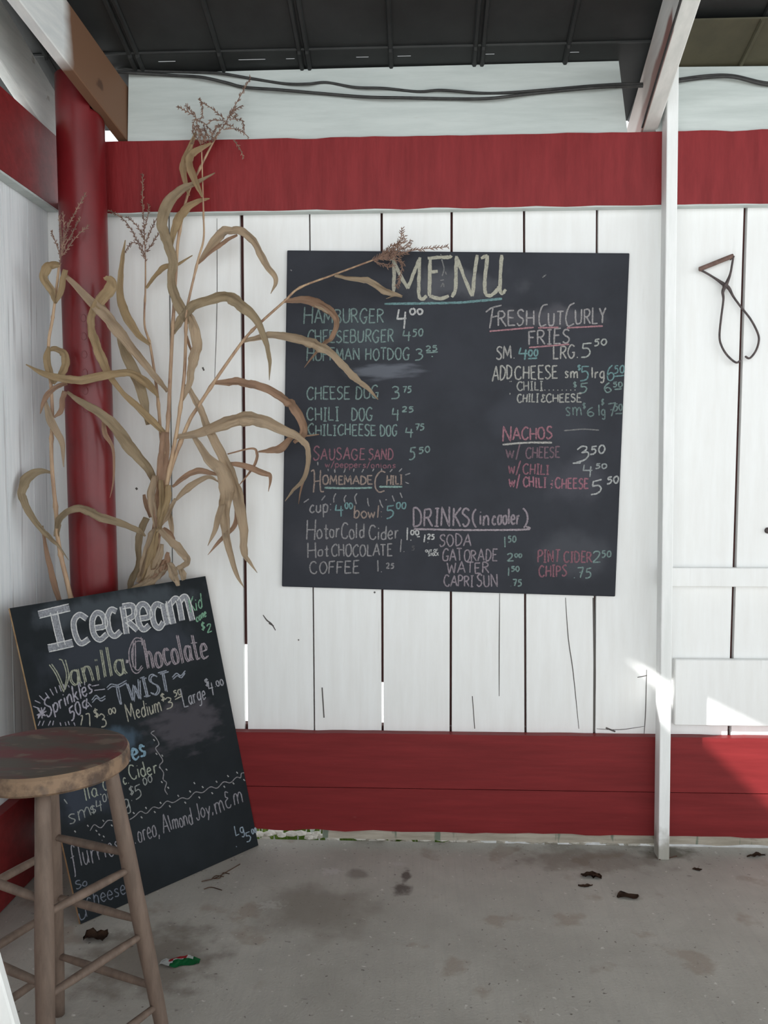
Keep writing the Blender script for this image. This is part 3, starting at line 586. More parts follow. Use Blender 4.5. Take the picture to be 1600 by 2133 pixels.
mw('WATER line', MAU, 3, [('WATER', 931, 1194, 1018, 1193, 22)]); mw('price 1.50 beside water', GRN, 3, [('1', 1057, 1200, 1062, 1200, 19), ('50', 1065, 1190, 1082, 1190, 10)])
mw('pouch drink line', MAU, 3, [('CAPRI', 925, 1221, 986, 1222, 22), ('SUN', 993, 1222, 1037, 1222, 24)]); mw('price .75', GRN, 3, [('.75', 1063, 1221, 1087, 1221, 13)])
mw('pink PINT CIDER line', PNK, 3.4, [('PINT', 1120, 1171, 1166, 1170, 24), ('CIDER', 1174, 1171, 1233, 1171, 22)]); mw('price 2.50 beside pint cider', GRN, 3, [('2', 1234, 1171, 1252, 1171, 23), ('50', 1253, 1161, 1273, 1160, 13)])
mw('pink CHIPS line', PNK, 3.4, [('CHIPS', 1123, 1201, 1180, 1200, 22)]); mw('price .75 beside chips', GRN, 3, [('.75', 1194, 1204, 1233, 1204, 21)])
mw('FRESH CUT CURLY FRIES heading', (190, 184, 184), 3.4, [('RESH', 1037, 679, 1113, 678, 31), ('UT', 1141, 678, 1173, 677, 27), ('URLY', 1198, 675, 1262, 672, 32), ('FRIES', 1100, 718, 1187, 714, 30)],
   raw=[[(1012, 650), (1025, 641), (1045, 636)], [(1027, 642), (1024, 660), (1020, 684)], [(1025, 661), (1036, 658)], [(1141, 634), (1130, 638), (1123, 660), (1126, 679), (1138, 676)], [(1197, 631), (1186, 638), (1179, 660), (1183, 679), (1196, 674)]])
mw('pink lines under the fries heading', (214, 138, 150), 3.4, [], raw=[[(1020, 690), (1112, 682)], [(1121, 683), (1164, 682)], [(1181, 683), (1256, 679)], [(1102, 724), (1186, 717)]])
mw('small size fries words', (200, 196, 190), 3.2, [('SM.', 1033, 748, 1073, 747, 27), ('LRG.', 1152, 748, 1205, 745, 27)])
mw('teal price 4.00 for small fries', TEA, 3.6, [('4', 1080, 746, 1099, 746, 22), ('00', 1100, 742, 1121, 741, 13)], raw=[[(1100, 747), (1119, 746)]])
mw('price 5.50 for large fries', (198, 204, 196), 3.2, [('5', 1209, 744, 1233, 743, 29), ('50', 1237, 720, 1264, 718, 13)])
mw('ADD CHEESE line', (204, 202, 192), 3.2, [('ADD', 1026, 793, 1067, 788, 28), ('CHEESE', 1072, 791, 1162, 788, 27), ('sm', 1176, 787, 1204, 787, 24), ('lrg', 1232, 788, 1259, 787, 24)])
mw('teal prices 5 and 6.50 for cheese', TEA, 3, [('$', 1203, 772, 1210, 772, 12), ('5', 1207, 793, 1228, 792, 31), ('6', 1263, 792, 1280, 792, 30), ('50', 1279, 778, 1301, 777, 17)], raw=[[(1281, 784), (1300, 782)]], cover=.53)
mw('ditto CHILI line', (190, 190, 182), 3, [('"', 1061, 800, 1067, 799, 6), ('CHILI', 1077, 813, 1131, 813, 18)], raw=[[(1134+i*9, 813), (1136+i*9, 812)] for i in range(8)])
mw('prices 5 and 6.50 for chili', GRN, 3, [('$', 1194, 808, 1201, 808, 14), ('5', 1206, 819, 1224, 818, 19), ('6', 1258, 817, 1274, 817, 19), ('50', 1277, 806, 1297, 806, 10)], raw=[[(1280, 811), (1295, 810)]], cover=.53)
mw('ditto CHILI AND CHEESE line', (196, 196, 186), 3, [("'", 1061, 830, 1064, 830, 12), ('CHILI', 1077, 838, 1122, 837, 17), ('&', 1127, 838, 1137, 838, 17), ('CHEESE', 1138, 838, 1211, 837, 17)])
mw('prices 6 and 7.50 for chili and cheese', (130, 164, 160), 3, [('sm', 1178, 866, 1212, 866, 30), ('$', 1214, 852, 1220, 852, 14), ('6', 1222, 866, 1238, 866, 18), ('lg', 1247, 865, 1261, 866, 22), ('$', 1252, 845, 1258, 844, 14), ('7', 1266, 868, 1282, 867, 28), ('50', 1279, 856, 1297, 855, 14)], raw=[[(1282, 862), (1296, 861)]], cover=.54)
mw('pink NACHOS heading', (198, 118, 138), 3.6, [('NACHOS', 1046, 917, 1150, 914, 25, dict(first=1.3))]); mw('cream line under NACHOS', (210, 206, 196), 4, [], raw=[[(1047, 926), (1100, 922), (1150, 922)]])
mw('w/ CHEESE line under nachos', (150, 112, 128), 3.2, [('w/', 1054, 953, 1084, 955, 30), ('CHEESE', 1095, 954, 1166, 953, 21)])
mw('price 3.50 beside cheese nachos', (204, 208, 206), 3.4, [('3', 1200, 964, 1228, 955, 30), ('50', 1229, 946, 1261, 943, 17)], raw=[[(1193, 965), (1210, 964)]])
mw('w/ CHILI line under nachos', PNK, 3.2, [('w/', 1059, 985, 1083, 988, 28), ('CHILI', 1089, 987, 1144, 988, 20)])
mw('price 4.50 beside chili nachos', (180, 190, 190), 3, [('4', 1212, 990, 1236, 990, 24), ('50', 1240, 976, 1264, 976, 10)])
mw('w/ CHILI AND CHEESE line', (196, 114, 138), 3.4, [('w/', 1060, 1013, 1083, 1015, 26), ('CHILI', 1090, 1014, 1138, 1015, 20), (';', 1147, 1016, 1154, 1016, 22), ('CHEESE', 1156, 1017, 1226, 1018, 20)])
mw('price 5.50 beside chili cheese nachos', (206, 210, 208), 3.4, [('5', 1230, 1030, 1256, 1026, 26), ('50', 1264, 1008, 1289, 1006, 14)])
mw('chalk scribbles in the heading letter', (170, 170, 168), 2.6, [], raw=[[(917, 530), (920, 531)], [(920, 540), (925, 560), (921, 575)], [(928, 566), (930, 572)], [(917, 584), (925, 583)], [(918, 598), (923, 590), (925, 598)], [(1130, 578), (1138, 572)], [(1175, 897), (1215, 894), (1248, 896)]], cover=.6)
mw('two chalk dots near the corner', GRY, 3, [], raw=[[(605, 562), (608, 564)], [(803, 1041), (806, 1041)]])

# ================================================================== ICE CREAM BOARD (leans in the corner, a little warped)
BL, BR = onZ(168, 1925, .002), onZ(540, 1757, .002)
TL, TR = onX(20, 1267, -1.268), onY(428, 1200, -.034)
BR.y = min(BR.y, -.045)
BN = (BR-BL).cross(TL-BL).normalized()
if BN.y > 0: BN = -BN
def patch(s, t): return BL*(1-s)*(1-t)+BR*s*(1-t)+TL*(1-s)*t+TR*s*t
def on_ice(px, py, lift):
    s = t = .5
    for _ in range(9):
        a = proj(patch(s, t)); b = proj(patch(s+.001, t)); c = proj(patch(s, t+.001))
        j = ((b[0]-a[0])/.001, (c[0]-a[0])/.001, (b[1]-a[1])/.001, (c[1]-a[1])/.001)
        e = (px-a[0], py-a[1]); dt = j[0]*j[3]-j[1]*j[2]
        s += (e[0]*j[3]-j[1]*e[1])/dt; t += (j[0]*e[1]-e[0]*j[2])/dt
    return patch(s, t)+BN*(lift+.0004)
bm = bmesh.new(); N = 12; TH = .009; uvl = bm.loops.layers.uv.new('UVMap')
fr = [[bm.verts.new(patch(i/N, k/N)) for i in range(N+1)] for k in range(N+1)]
bk = [[bm.verts.new(patch(i/N, k/N)-BN*TH) for i in range(N+1)] for k in range(N+1)]
for k in range(N):
    for i in range(N):
        f = bm.faces.new((fr[k][i], fr[k][i+1], fr[k+1][i+1], fr[k+1][i])); f.material_index = 0
        for lp, (a, b) in zip(f.loops, ((i, k), (i+1, k), (i+1, k+1), (i, k+1))): lp[uvl].uv = (a/N, b/N)
        f = bm.faces.new((bk[k][i], bk[k+1][i], bk[k+1][i+1], bk[k][i+1])); f.material_index = 1
for i in range(N):
    for (a, b, c, d2) in ((fr[0][i], bk[0][i], bk[0][i+1], fr[0][i+1]), (fr[N][i+1], bk[N][i+1], bk[N][i], fr[N][i]), (fr[i+1][0], bk[i+1][0], bk[i][0], fr[i][0]), (fr[i][N], bk[i][N], bk[i+1][N], fr[i+1][N])):
        bm.faces.new((a, b, c, d2)).material_index = 1
ice = obj('ice_cream_board', bm, [BOARD2, PLYEDGE])
tag(ice, 'tilted black chalkboard headed Icecream leaning in the corner behind the wooden stool', 'chalkboard')
def ice_smudge(s, t, rs, rt, col, amt, ns=9, st=(1, 1, 1)): overlay(BOARD2, blob(s, t, 0, rs, rt, 1, ns, .9, st, coord='UV'), srgb(*col), amt)
ice_smudge(.72, .50, .26, .11, (84, 80, 86), .6, 10, (1, 3, 1)); ice_smudge(.5, .95, .55, .06, (76, 82, 88), .6, 8); ice_smudge(.45, .80, .5, .12, (58, 62, 70), .7, 6)
ice_smudge(.35, .50, .16, .06, (70, 86, 100), .8, 12); ice_smudge(.15, .36, .2, .08, (62, 68, 80), .7, 8); ice_smudge(.6, .2, .5, .2, (46, 51, 56), .3, 5)
UPI = (-.2, -.98)
Z1 = lambda pts: [(x*.35, 1180+y*.35) for x, y in pts]
Z2 = lambda pts: [(x*.35, 1480+y*.35) for x, y in pts]
Z3 = lambda pts: [(x*.35, 1750+y*.35) for x, y in pts]
def L1(t, x0, y0, x1, y1, h, **k): return (t, x0*.35, 1180+y0*.35, x1*.35, 1180+y1*.35, h*.35, k)
def L2(t, x0, y0, x1, y1, h, **k): return (t, x0*.35, 1480+y0*.35, x1*.35, 1480+y1*.35, h*.35, k)
def L3(t, x0, y0, x1, y1, h, **k): return (t, x0*.35, 1750+y0*.35, x1*.35, 1750+y1*.35, h*.35, k)
def iw(label, col, w, lines, **k): return write(ice, on_ice, 'chalk_lettering', label, col, w, lines, up=k.pop('up', UPI), **k)
fat = [[(228, 288), (318, 266), (412, 244)], [(318, 270), (340, 370), (366, 472)], [(285, 488), (360, 472), (432, 455)],
       [(515, 312), (470, 288), (437, 330), (448, 410), (480, 458), (528, 432)],
       [(562, 368), (622, 352), (608, 292), (572, 278), (547, 325), (556, 400), (592, 436), (636, 402)],
       [(692, 268), (658, 258), (638, 310), (650, 385), (680, 414), (718, 386)],
       [(726, 238), (740, 320), (752, 402)], [(726, 238), (785, 235), (794, 290), (742, 322)], [(752, 322), (785, 350), (818, 380)],
       [(828, 312), (888, 296), (872, 238), (838, 226), (815, 268), (825, 340), (852, 376), (888, 350)],
       [(966, 238), (928, 226), (906, 270), (916, 340), (946, 366), (972, 330)], [(968, 222), (980, 290), (996, 348)],
       [(1002, 204), (1014, 270), (1030, 342)], [(1008, 230), (1040, 192), (1062, 214), (1082, 322)], [(1064, 214), (1092, 180), (1114, 204), (1144, 322)]]
bm = bmesh.new(); ribbons(bm, [cr_curve(Z1(s), 6) for s in fat[:3]], 14.5, on_ice); ribbons(bm, [cr_curve(Z1(s), 6) for s in fat[3:]], 10, on_ice); obj('chalk_lettering', bm, chalk((172, 176, 186), cover=.5), ice)['label'] = 'fat filled chalk heading Icecream'
bm = bmesh.new()
for q_, s in enumerate(fat):
    c = cr_curve(Z1(s), 6); of = 7.4 if q_ < 3 else 5.2
    for sg in (-1, 1):
        o = []
        for i, p in enumerate(c):
            a, b = c[max(i-1, 0)], c[min(i+1, len(c)-1)]; dx, dy = b[0]-a[0], b[1]-a[1]; L = math.hypot(dx, dy) or 1
            o.append((p[0]-sg*dy/L*of, p[1]+sg*dx/L*of))
        ribbons(bm, [o], 2.2, on_ice, .0014)
obj('chalk_lettering', bm, chalk((240, 240, 238), cover=.4), ice)['label'] = 'white outlines of the Icecream heading'
VAN = (196, 200, 168)
iw('pale yellow double line word Vanilla', VAN, 2.4, [L1('anilla', 418, 712, 748, 640, 165, seed=3, wob=.15), L1('anilla', 427, 707, 757, 635, 160, seed=3, wob=.15)], raw=[Z1(p) for p in ([(292, 585), (330, 640), (378, 748)], [(306, 580), (345, 640), (380, 725)], [(378, 748), (395, 650), (372, 565), (350, 552)], [(386, 735), (408, 650), (388, 555)])])
iw('pale dot between the words', (190, 178, 186), 10, [], raw=[Z1([(748, 566), (764, 566)])])
CHO = (190, 172, 182)
iw('mauve double line word Chocolate', CHO, 2.4, [L1('hocolate', 872, 612, 1234, 548, 172, seed=5, wob=.12), L1('hocolate', 881, 608, 1243, 544, 168, seed=5, wob=.12)], raw=[Z1(p) for p in ([(850, 432), (800, 430), (766, 510), (782, 610), (815, 636), (850, 600)], [(852, 446), (806, 450), (782, 515), (796, 596), (820, 618), (842, 590)], [(838, 420), (846, 470)], [(792, 440), (790, 600)], [(804, 440), (806, 610)])])
TWI = (170, 180, 198)
iw('pale blue word TWIST between tildes', TWI, 2.6, [L1('WIST', 768, 802, 1010, 732, 118, seed=7, wob=.12), L1('WIST', 779, 805, 1021, 735, 114, seed=7, wob=.12)], raw=[Z1(p) for p in ([(634, 722), (660, 700), (700, 705), (752, 678)], [(640, 734), (668, 714), (706, 718), (752, 692)], [(690, 708), (700, 770), (716, 822)], [(702, 708), (714, 770), (722, 822)],
   [(544, 796), (570, 768), (595, 786), (626, 770)], [(548, 810), (574, 784), (600, 800), (626, 786)], [(1024, 660), (1050, 636), (1075, 650), (1102, 620)], [(1028, 672), (1054, 650), (1078, 662), (1100, 634)])])
SPR = (196, 190, 208)
iw('lilac words Sprinkles 50 cents', SPR, 3.2, [L1('Sprinkles', 275, 892, 552, 748, 92, first=1.15), L1('50', 420, 920, 486, 872, 78)], raw=[Z1(p) for p in ([(505, 795), (490, 815), (500, 840), (530, 828)], [(515, 785), (512, 850)], [(222, 846), (270, 890)], [(268, 838), (225, 905)], [(218, 885), (275, 862)], [(245, 838), (250, 905)], [(228, 856), (262, 888)], [(226, 894), (266, 846)])])
ray1 = [[(206, 798), (240, 814)], [(196, 832), (234, 846)], [(232, 768), (262, 798)], [(268, 750), (292, 784)], [(296, 728), (318, 768)], [(326, 716), (340, 754)], [(350, 706), (364, 744)], [(376, 700), (384, 730)], [(404, 706), (412, 720)], [(470, 690), (480, 716)], [(500, 684), (504, 708)], [(545, 712), (588, 704)], [(560, 738), (624, 730)],
        [(238, 918), (226, 948)], [(262, 918), (250, 948)], [(300, 918), (286, 948)], [(318, 918), (312, 946)], [(356, 928), (362, 948)], [(386, 926), (392, 948)], [(404, 920), (412, 944)], [(438, 928), (446, 948)], [(522, 808), (545, 836)]]
iw('chalk rays around Sprinkles', SPR, 2.2, [], raw=[Z1(r) for r in ray1])
iw('three dollar price', CRM, 2.6, [L1('$', 560, 905, 592, 900, 58), L1('3', 600, 956, 636, 948, 74), L1('.00', 636, 886, 692, 870, 34)], raw=[Z1(p) for p in ([(478, 890), (490, 892), (480, 945)], [(508, 880), (530, 880), (534, 950)])])
iw('Medium 3.50 words', CRM, 2.4, [L1('Medium', 758, 918, 962, 862, 92, first=1.2), L1('$', 958, 806, 984, 800, 50), L1('3', 988, 850, 1030, 838, 68), L1('50', 1036, 776, 1080, 762, 34)], raw=[Z1([(1040, 792), (1082, 770)])])
iw('Large 4.00 words', (186, 186, 196), 2.4, [L1('Large', 1094, 836, 1225, 784, 92, first=1.15), L1('$', 1220, 720, 1246, 714, 50), L1('4', 1246, 762, 1276, 752, 78), L1('.00', 1278, 716, 1332, 706, 36)])
iw('green words Kid Cone 2 dollars', (130, 206, 160), 2.6, [L1('Kid', 1132, 280, 1206, 240, 82), L1('cone', 1168, 332, 1228, 296, 48), L1('$', 1196, 388, 1222, 380, 54), L1('2', 1232, 398, 1260, 386, 52)], up=(-.12, -.99))
iw('blue ending les', (136, 196, 226), 3.6, [L2('les', 762, 312, 868, 268, 118), L2('les', 766, 306, 872, 262, 104)])
iw('flavour words lla Choc Cider', (196, 206, 180), 2.6, [L2('lla.', 506, 536, 606, 500, 92), L2('C', 616, 480, 655, 462, 66), L2('c.', 735, 440, 768, 430, 60), L2('Cider', 776, 412, 938, 372, 84)])
iw('small 4.00 large 5.00 prices', (180, 186, 180), 2.4, [L2('sm', 412, 682, 545, 622, 100), L2('$', 542, 622, 575, 610, 60), L2('4', 574, 602, 612, 588, 62), L2('00', 612, 548, 668, 520, 44), L2('g', 735, 586, 775, 574, 90), L2('.', 778, 540, 788, 536, 40), L2('$', 770, 512, 800, 500, 60), L2('5', 804, 530, 850, 510, 78), L2('00', 852, 446, 908, 424, 40)], raw=[Z2([(380, 528), (400, 555)])])
iw('wavy chalk divider lines', (176, 172, 176), 2.0, [], raw=[Z2([(918, 120), (898, 135), (925, 160), (945, 200), (925, 225), (950, 265), (968, 300), (948, 330), (972, 370), (970, 410), (990, 430), (980, 470), (996, 500)]),
   Z2([(535, 715), (560, 680), (600, 698), (640, 655), (690, 660)]), Z2([(770, 650), (800, 630), (835, 600), (870, 612), (910, 575), (950, 580), (990, 540), (1030, 548), (1080, 520), (1120, 525), (1160, 486), (1205, 488), (1250, 455), (1290, 462), (1330, 425), (1370, 430), (1405, 398), (1430, 400), (1435, 375), (1452, 370)])])
dots = [(446, 720), (522, 686), (614, 656), (572, 716), (664, 684), (590, 738), (616, 750), (795, 610), (868, 580), (842, 636), (920, 604), (955, 550), (1010, 570), (1060, 508), (1102, 548), (1130, 482), (1185, 518), (1205, 456), (1262, 492), (1288, 424), (1334, 454), (1356, 390), (1388, 434), (1410, 370), (1452, 414), (915, 176), (965, 268), (930, 258), (950, 340), (990, 352), (962, 426), (1000, 460), (1156, 432)]
iw('chalk dots along the dividers', (206, 206, 204), 3.2, [], raw=[Z2([(x-4, y-5), (x+4, y+5)]) for x, y in dots])
iw('flurries and candy words', (176, 172, 182), 2.4, [L2('flurries', 430, 950, 720, 840, 130, first=1.15), L2('oreo,', 824, 786, 950, 742, 118), L2('Almond', 972, 726, 1150, 672, 96, first=1.2), L2('Joy,', 1168, 652, 1270, 612, 92), L2('m&m', 1284, 616, 1446, 544, 108)], raw=[Z2([(804, 786), (806, 792)])])
iw('large 5.00 price near the lower corner', (170, 196, 216), 2.4, [L2('Lg', 1400, 744, 1452, 724, 60), L2('5', 1466, 782, 1500, 772, 56), L2('00', 1498, 736, 1528, 724, 30)], raw=[Z2([(1404, 808), (1408, 812)])])
iw('faded words near the foot of the board', (136, 146, 164), 2.4, [L2('So', 452, 1066, 520, 1036, 50), L2('cheese', 520, 1168, 752, 1092, 90), L2('u', 472, 1256, 520, 1226, 80)], cover=.56)

# ================================================================== DRIED CORN STALKS
def leaf(parent, pts, ys, m=0, twist=None, fold=.42):
    pts = [tuple(p) for p in pts]; c = cr_curve(pts, 7); n = len(c)
    def depth(t):
        if len(ys) == 2: return ys[0]+(ys[1]-ys[0])*t
        k = t*(len(ys)-1); i = min(int(k), len(ys)-2); k -= i; k = k*k*(3-2*k); return ys[i]+(ys[i+1]-ys[i])*k
    P = [onY(q[0], q[1], depth(i/(n-1))) for i, q in enumerate(c)]
    tw = twist if twist is not None else random.uniform(.35, .75)*random.choice((-1, 1)); ph = random.uniform(0, 6.28); fr_ = random.uniform(1.5, 3.5)
    bm = bmesh.new(); uv = bm.loops.layers.uv.new('UVMap'); rows = []; prevS = None; length = 0; Ls = []
    for i, p in enumerate(P):
        T = (P[min(i+1, n-1)]-P[max(i-1, 0)]).normalized(); V = (CAM-p).normalized()
        s = T.cross(V)
        s = s.normalized() if s.length > .05 else (prevS or Vector((1, 0, 0)))
        if prevS and s.dot(prevS) < 0 and False: s = -s
        prevS = s
        a = tw*math.sin(ph+fr_*i/(n-1)*math.pi)
        s2 = (Matrix.Rotation(a, 3, T) @ s); nn = T.cross(s2)
        if nn.dot(V) < 0: nn = -nn
        w = max(c[i][2], .6)*(p-CAM).dot(FWD)/F_PX/2/max(.6, math.cos(a)); row = []
        for u in (-1, -.62, -.25, 0, .25, .62, 1):
            rip = .20*math.sin(i*.9+ph+u*2.5)*(abs(u) > .5)+.08*math.sin(i*2.3+ph)+.16*math.sin(u*7+ph+i*.25)
            row.append(bm.verts.new(p+s2*(u*w)+nn*(w*(fold*abs(u)**1.3+rip-(.12 if u == 0 else 0)))))
        rows.append(row)
        if i: length += (P[i]-P[i-1]).length
        Ls.append(length)
    for i in range(n-1):
        for k in range(6):
            f = bm.faces.new((rows[i][k], rows[i][k+1], rows[i+1][k+1], rows[i+1][k]))
            for lp, (a, b) in zip(f.loops, ((k, i), (k+1, i), (k+1, i+1), (k, i+1))): lp[uv].uv = (a+ph*5, Ls[b]*8+ph*3)
    bmesh.ops.solidify(bm, geom=bm.faces[:], thickness=.0006)
    return obj('leaf', bm, LEAF[m], parent, smooth=True)
def stem(parent, pts, ys, r0, r1, nodes=5, name='stem'):
    c = cr_curve(pts, 6); n = len(c); P = []
    for i, q in enumerate(c):
        t = i/(n-1); k = t*(len(ys)-1); j = min(int(k), len(ys)-2); k -= j
        P.append(onY(q[0], q[1], ys[j]+(ys[j+1]-ys[j])*k))
    # down to the floor behind the board
    rad = [(r0+(r1-r0)*i/(n-1))*(1.3 if nodes and i % max(3, n//nodes) == 1 else 1) for i in range(n)]
    bm = bmesh.new(); tube(bm, P, rad, 8); return obj(name, bm, STALK, parent, smooth=True)
def rooted_stem(parent, pts, ys, r0, r1, foot, nodes=6):
    c = cr_curve(pts, 6); n = len(c); P = []
    for i, q in enumerate(c):
        t = i/(n-1); k = t*(len(ys)-1); j = min(int(k), len(ys)-2); k -= j
        P.append(onY(q[0], q[1], ys[j]+(ys[j+1]-ys[j])*k))
    ft = Vector(foot); low = [ft+(P[0]-ft)*(i/6) for i in range(6)]
    rad = [r0*1.1]*6+[(r0+(r1-r0)*i/(n-1))*(1.35 if i % max(3, n//nodes) == 1 else 1) for i in range(n)]
    bm = bmesh.new(); tube(bm, low+P, rad, 8); return obj('stem', bm, STALK, parent, smooth=True)
def tassel(parent, branches, Y, dens=5.0, sz=.011):
    bm = bmesh.new()
    for br in branches:
        c = cr_curve(br, 6); P = [onY(x, y, Y+random.uniform(-.008, .008)*min(1, i/6)) for i, (x, y) in enumerate(c)]
        tube(bm, P, [.0015]*(len(P)-1)+[.0008], 5)
        L = 0
        for i in range(1, len(P)):
            seg = (P[i]-P[i-1]); 
            m_ = max(1, int(seg.length/.0042))
            for k in range(m_):
                if random.random() < .2: continue
                p = P[i-1]+seg*(k/m_); T = seg.normalized(); side = T.cross(Vector((random.uniform(-.6, .6), -1, random.uniform(-.6, .6)))).normalized()*random.choice((-1, 1))
                d = (T*.8+side*random.uniform(.45, .9)).normalized(); l = sz*random.uniform(.7, 1.2)
                tube(bm, [p, p+d*l*.5, p+d*l], [.0006, .0018, .0005], 4)
    return obj('tassel', bm, TASSEL, parent)
def stalk(label, base): 
    o = empty('corn_stalk', base); o['local'] = 1; o['label'] = label; o['category'] = 'corn stalk'; o['group'] = 'dried corn stalks in the corner'; return o
s1 = stalk('thin dried corn stalk at the side wall, left of the red pole', (-1.14, -.24, 0))
s2 = stalk('dried corn stalk with a spread tassel just right of the red pole', (-1.03, -.12, 0))
s3 = stalk('tallest dried corn stalk, its tassel reaching over the cables', (-1.03, -.12, 0))
s4 = stalk('dried corn stalk leaning right so its tassel crosses the MENU heading', (-1.03, -.12, 0))
s5 = stalk('dried corn stalk with long leaves drooping towards the menu board', (-1.03, -.12, 0))
# stalk 1
rooted_stem(s1, [(150, 1255), (140, 1213), (128, 1163), (120, 1118), (117, 1068), (109, 985), (107, 924), (109, 862), (106, 800), (101, 720), (109, 667), (114, 630), (124, 547)], [-.24, -.25, -.25, -.25], .0085, .0042, (-1.14, -.24, .001))
leaf(s1, [(88, 1095, 5), (94, 1130, 7), (101, 1171, 11), (112, 1215, 12), (124, 1250, 10)], [-.26, -.25, -.24], 3)
leaf(s1, [(124, 551, 12), (101, 551, 17), (90, 577, 17), (108, 604, 14), (116, 632, 4)], [-.255, -.27, -.26], 1)
leaf(s1, [(137, 562, 10), (128, 600, 13), (116, 632, 4)], [-.26, -.26], 1)
leaf(s1, [(101, 722, 5), (97, 745, 14), (104, 775, 14), (112, 800, 4)], [-.26, -.28, -.26], 1)
leaf(s1, [(103, 730, 5), (118, 727, 12), (135, 738, 15), (133, 765, 17), (112, 800, 4)], [-.26, -.28, -.26], 1)
leaf(s1, [(140, 798, 8), (115, 808, 10), (95, 826, 11), (84, 862, 2)], [-.25, -.27], 3)
leaf(s1, [(95, 835, 6), (107, 880, 17), (128, 924, 11), (133, 973, 2)], [-.26, -.28], 0)
leaf(s1, [(136, 815, 10), (128, 850, 11), (113, 870, 4)], [-.25, -.27], 3)
leaf(s1, [(109, 985, 4), (78, 983, 15), (52, 1000, 22), (43, 1031, 17), (58, 1064, 14), (82, 1097, 11), (103, 1118, 9), (122, 1137, 5), (143, 1167, 1)], [-.25, -.32, -.25], 2)
leaf(s1, [(118, 1118, 10), (124, 1085, 14), (144, 1064, 13), (173, 1058, 18), (206, 1075, 18), (247, 1089, 15), (289, 1107, 10), (303, 1117, 3)], [-.25, -.30, -.26, -.14], 2)
tassel(s1, [[(124, 551), (133, 500), (150, 455), (180, 400)], [(130, 525), (127, 480), (122, 448)], [(130, 530), (133, 480), (131, 440)], [(132, 530), (160, 492), (187, 468)], [(126, 535), (116, 505), (106, 480)], [(130, 520), (148, 490), (168, 452)]], -.255)
# stalk 2
FB = (-1.03, -.12, .001)
rooted_stem(s2, [(300, 1215), (318, 1120), (328, 1050), (338, 960), (334, 895), (327, 815), (313, 720), (301, 675), (303, 600), (303, 532)], [-.10, -.11, -.10, -.07, -.05, -.05], .0085, .0024, FB)
leaf(s2, [(312, 718, 6), (285, 694, 14), (259, 652, 18), (250, 615, 15), (252, 575, 11), (256, 535, 8), (261, 500, 2)], [-.07, -.10, -.07], 1)
leaf(s2, [(304, 600, 4), (319, 581, 8), (345, 557, 11), (371, 549, 6), (401, 532, 2)], [-.055, -.08, -.07], 1)
leaf(s2, [(54, 759, 2), (97, 780, 13), (131, 789, 16), (169, 793, 18), (225, 780, 17), (270, 776, 15), (307, 799, 17), (330, 828, 4)], [-.30, -.28, -.24, -.09], 1)
leaf(s2, [(140, 816, 6), (173, 839, 14), (214, 866, 19), (247, 899, 25), (280, 940, 23), (309, 977, 17), (322, 1010, 10)], [-.25, -.26, -.18, -.11], 2)
leaf(s2, [(216, 868, 5), (219, 903, 11), (235, 936, 6), (237, 998, 4), (229, 1037, 1)], [-.24, -.25], 3)
tassel(s2, [[(303, 545), (300, 470), (297, 420), (297, 360)], [(300, 535), (280, 490), (258, 458), (225, 437)], [(302, 500), (285, 470), (262, 450)], [(304, 505), (318, 472), (335, 440)], [(305, 525), (322, 500), (332, 483)], [(296, 510), (275, 506), (260, 525)], [(300, 480), (308, 450), (310, 425)], [(300, 530), (292, 505)]], -.055)
# stalk 3 (tallest)
rooted_stem(s3, [(305, 1215), (322, 1120), (334, 1050), (343, 960), (350, 880), (354, 800), (359, 700), (367, 560), (372, 495), (390, 409), (412, 360), (440, 304), (455, 275)], [-.10, -.12, -.12, -.10, -.08, -.075, -.07], .009, .0032, FB)
leaf(s3, [(407, 277, 6), (390, 322, 13), (383, 350, 14), (386, 380, 10), (393, 408, 4)], [-.09, -.10], 1)
leaf(s3, [(440, 297, 4), (420, 308, 10), (402, 320, 14), (396, 338, 15), (405, 371, 15), (413, 392, 10), (421, 411, 4)], [-.09, -.12], 1)
leaf(s3, [(448, 360, 2), (412, 380, 9), (375, 398, 17), (348, 428, 23), (336, 465, 22), (342, 490, 20), (350, 512, 20), (360, 547, 19), (357, 574, 16), (362, 607, 20), (379, 645, 21), (392, 675, 7)], [-.10, -.13, -.11, -.11], 2)
leaf(s3, [(437, 414, 2), (412, 420, 10), (380, 438, 17), (363, 475, 15), (357, 512, 8)], [-.09, -.10], 1)
leaf(s3, [(218, 577, 8), (231, 592, 20), (213, 620, 23), (196, 645, 16), (191, 672, 15), (199, 709, 19), (214, 750, 19), (229, 784, 13), (256, 820, 10), (300, 862, 15), (346, 907, 11)], [-.24, -.26, -.24, -.22, -.11], 1)
leaf(s3, [(137, 576, 8), (187, 626, 18), (225, 660, 23), (262, 705, 20), (292, 746, 16), (322, 784, 13), (349, 816, 8)], [-.25, -.26, -.23, -.15, -.08], 0)
leaf(s3, [(210, 626, 3), (244, 682, 9), (255, 720, 15), (277, 769, 23), (296, 825, 19), (308, 885, 8)], [-.23, -.16, -.12], 2)
leaf(s3, [(345, 900, 16), (342, 950, 23), (335, 1000, 21), (327, 1060, 14), (328, 1100, 8)], [-.13, -.14], 3)
leaf(s3, [(330, 1098, 10), (318, 1120, 16), (305, 1160, 21), (294, 1195, 17), (289, 1214, 8)], [-.13, -.15], 0)
leaf(s3, [(326, 1100, 8), (321, 1140, 15), (312, 1175, 15), (297, 1210, 8)], [-.14, -.16], 1)
leaf(s3, [(336, 1133, 8), (331, 1160, 17), (316, 1190, 17), (300, 1214, 6)], [-.14, -.165], 0)
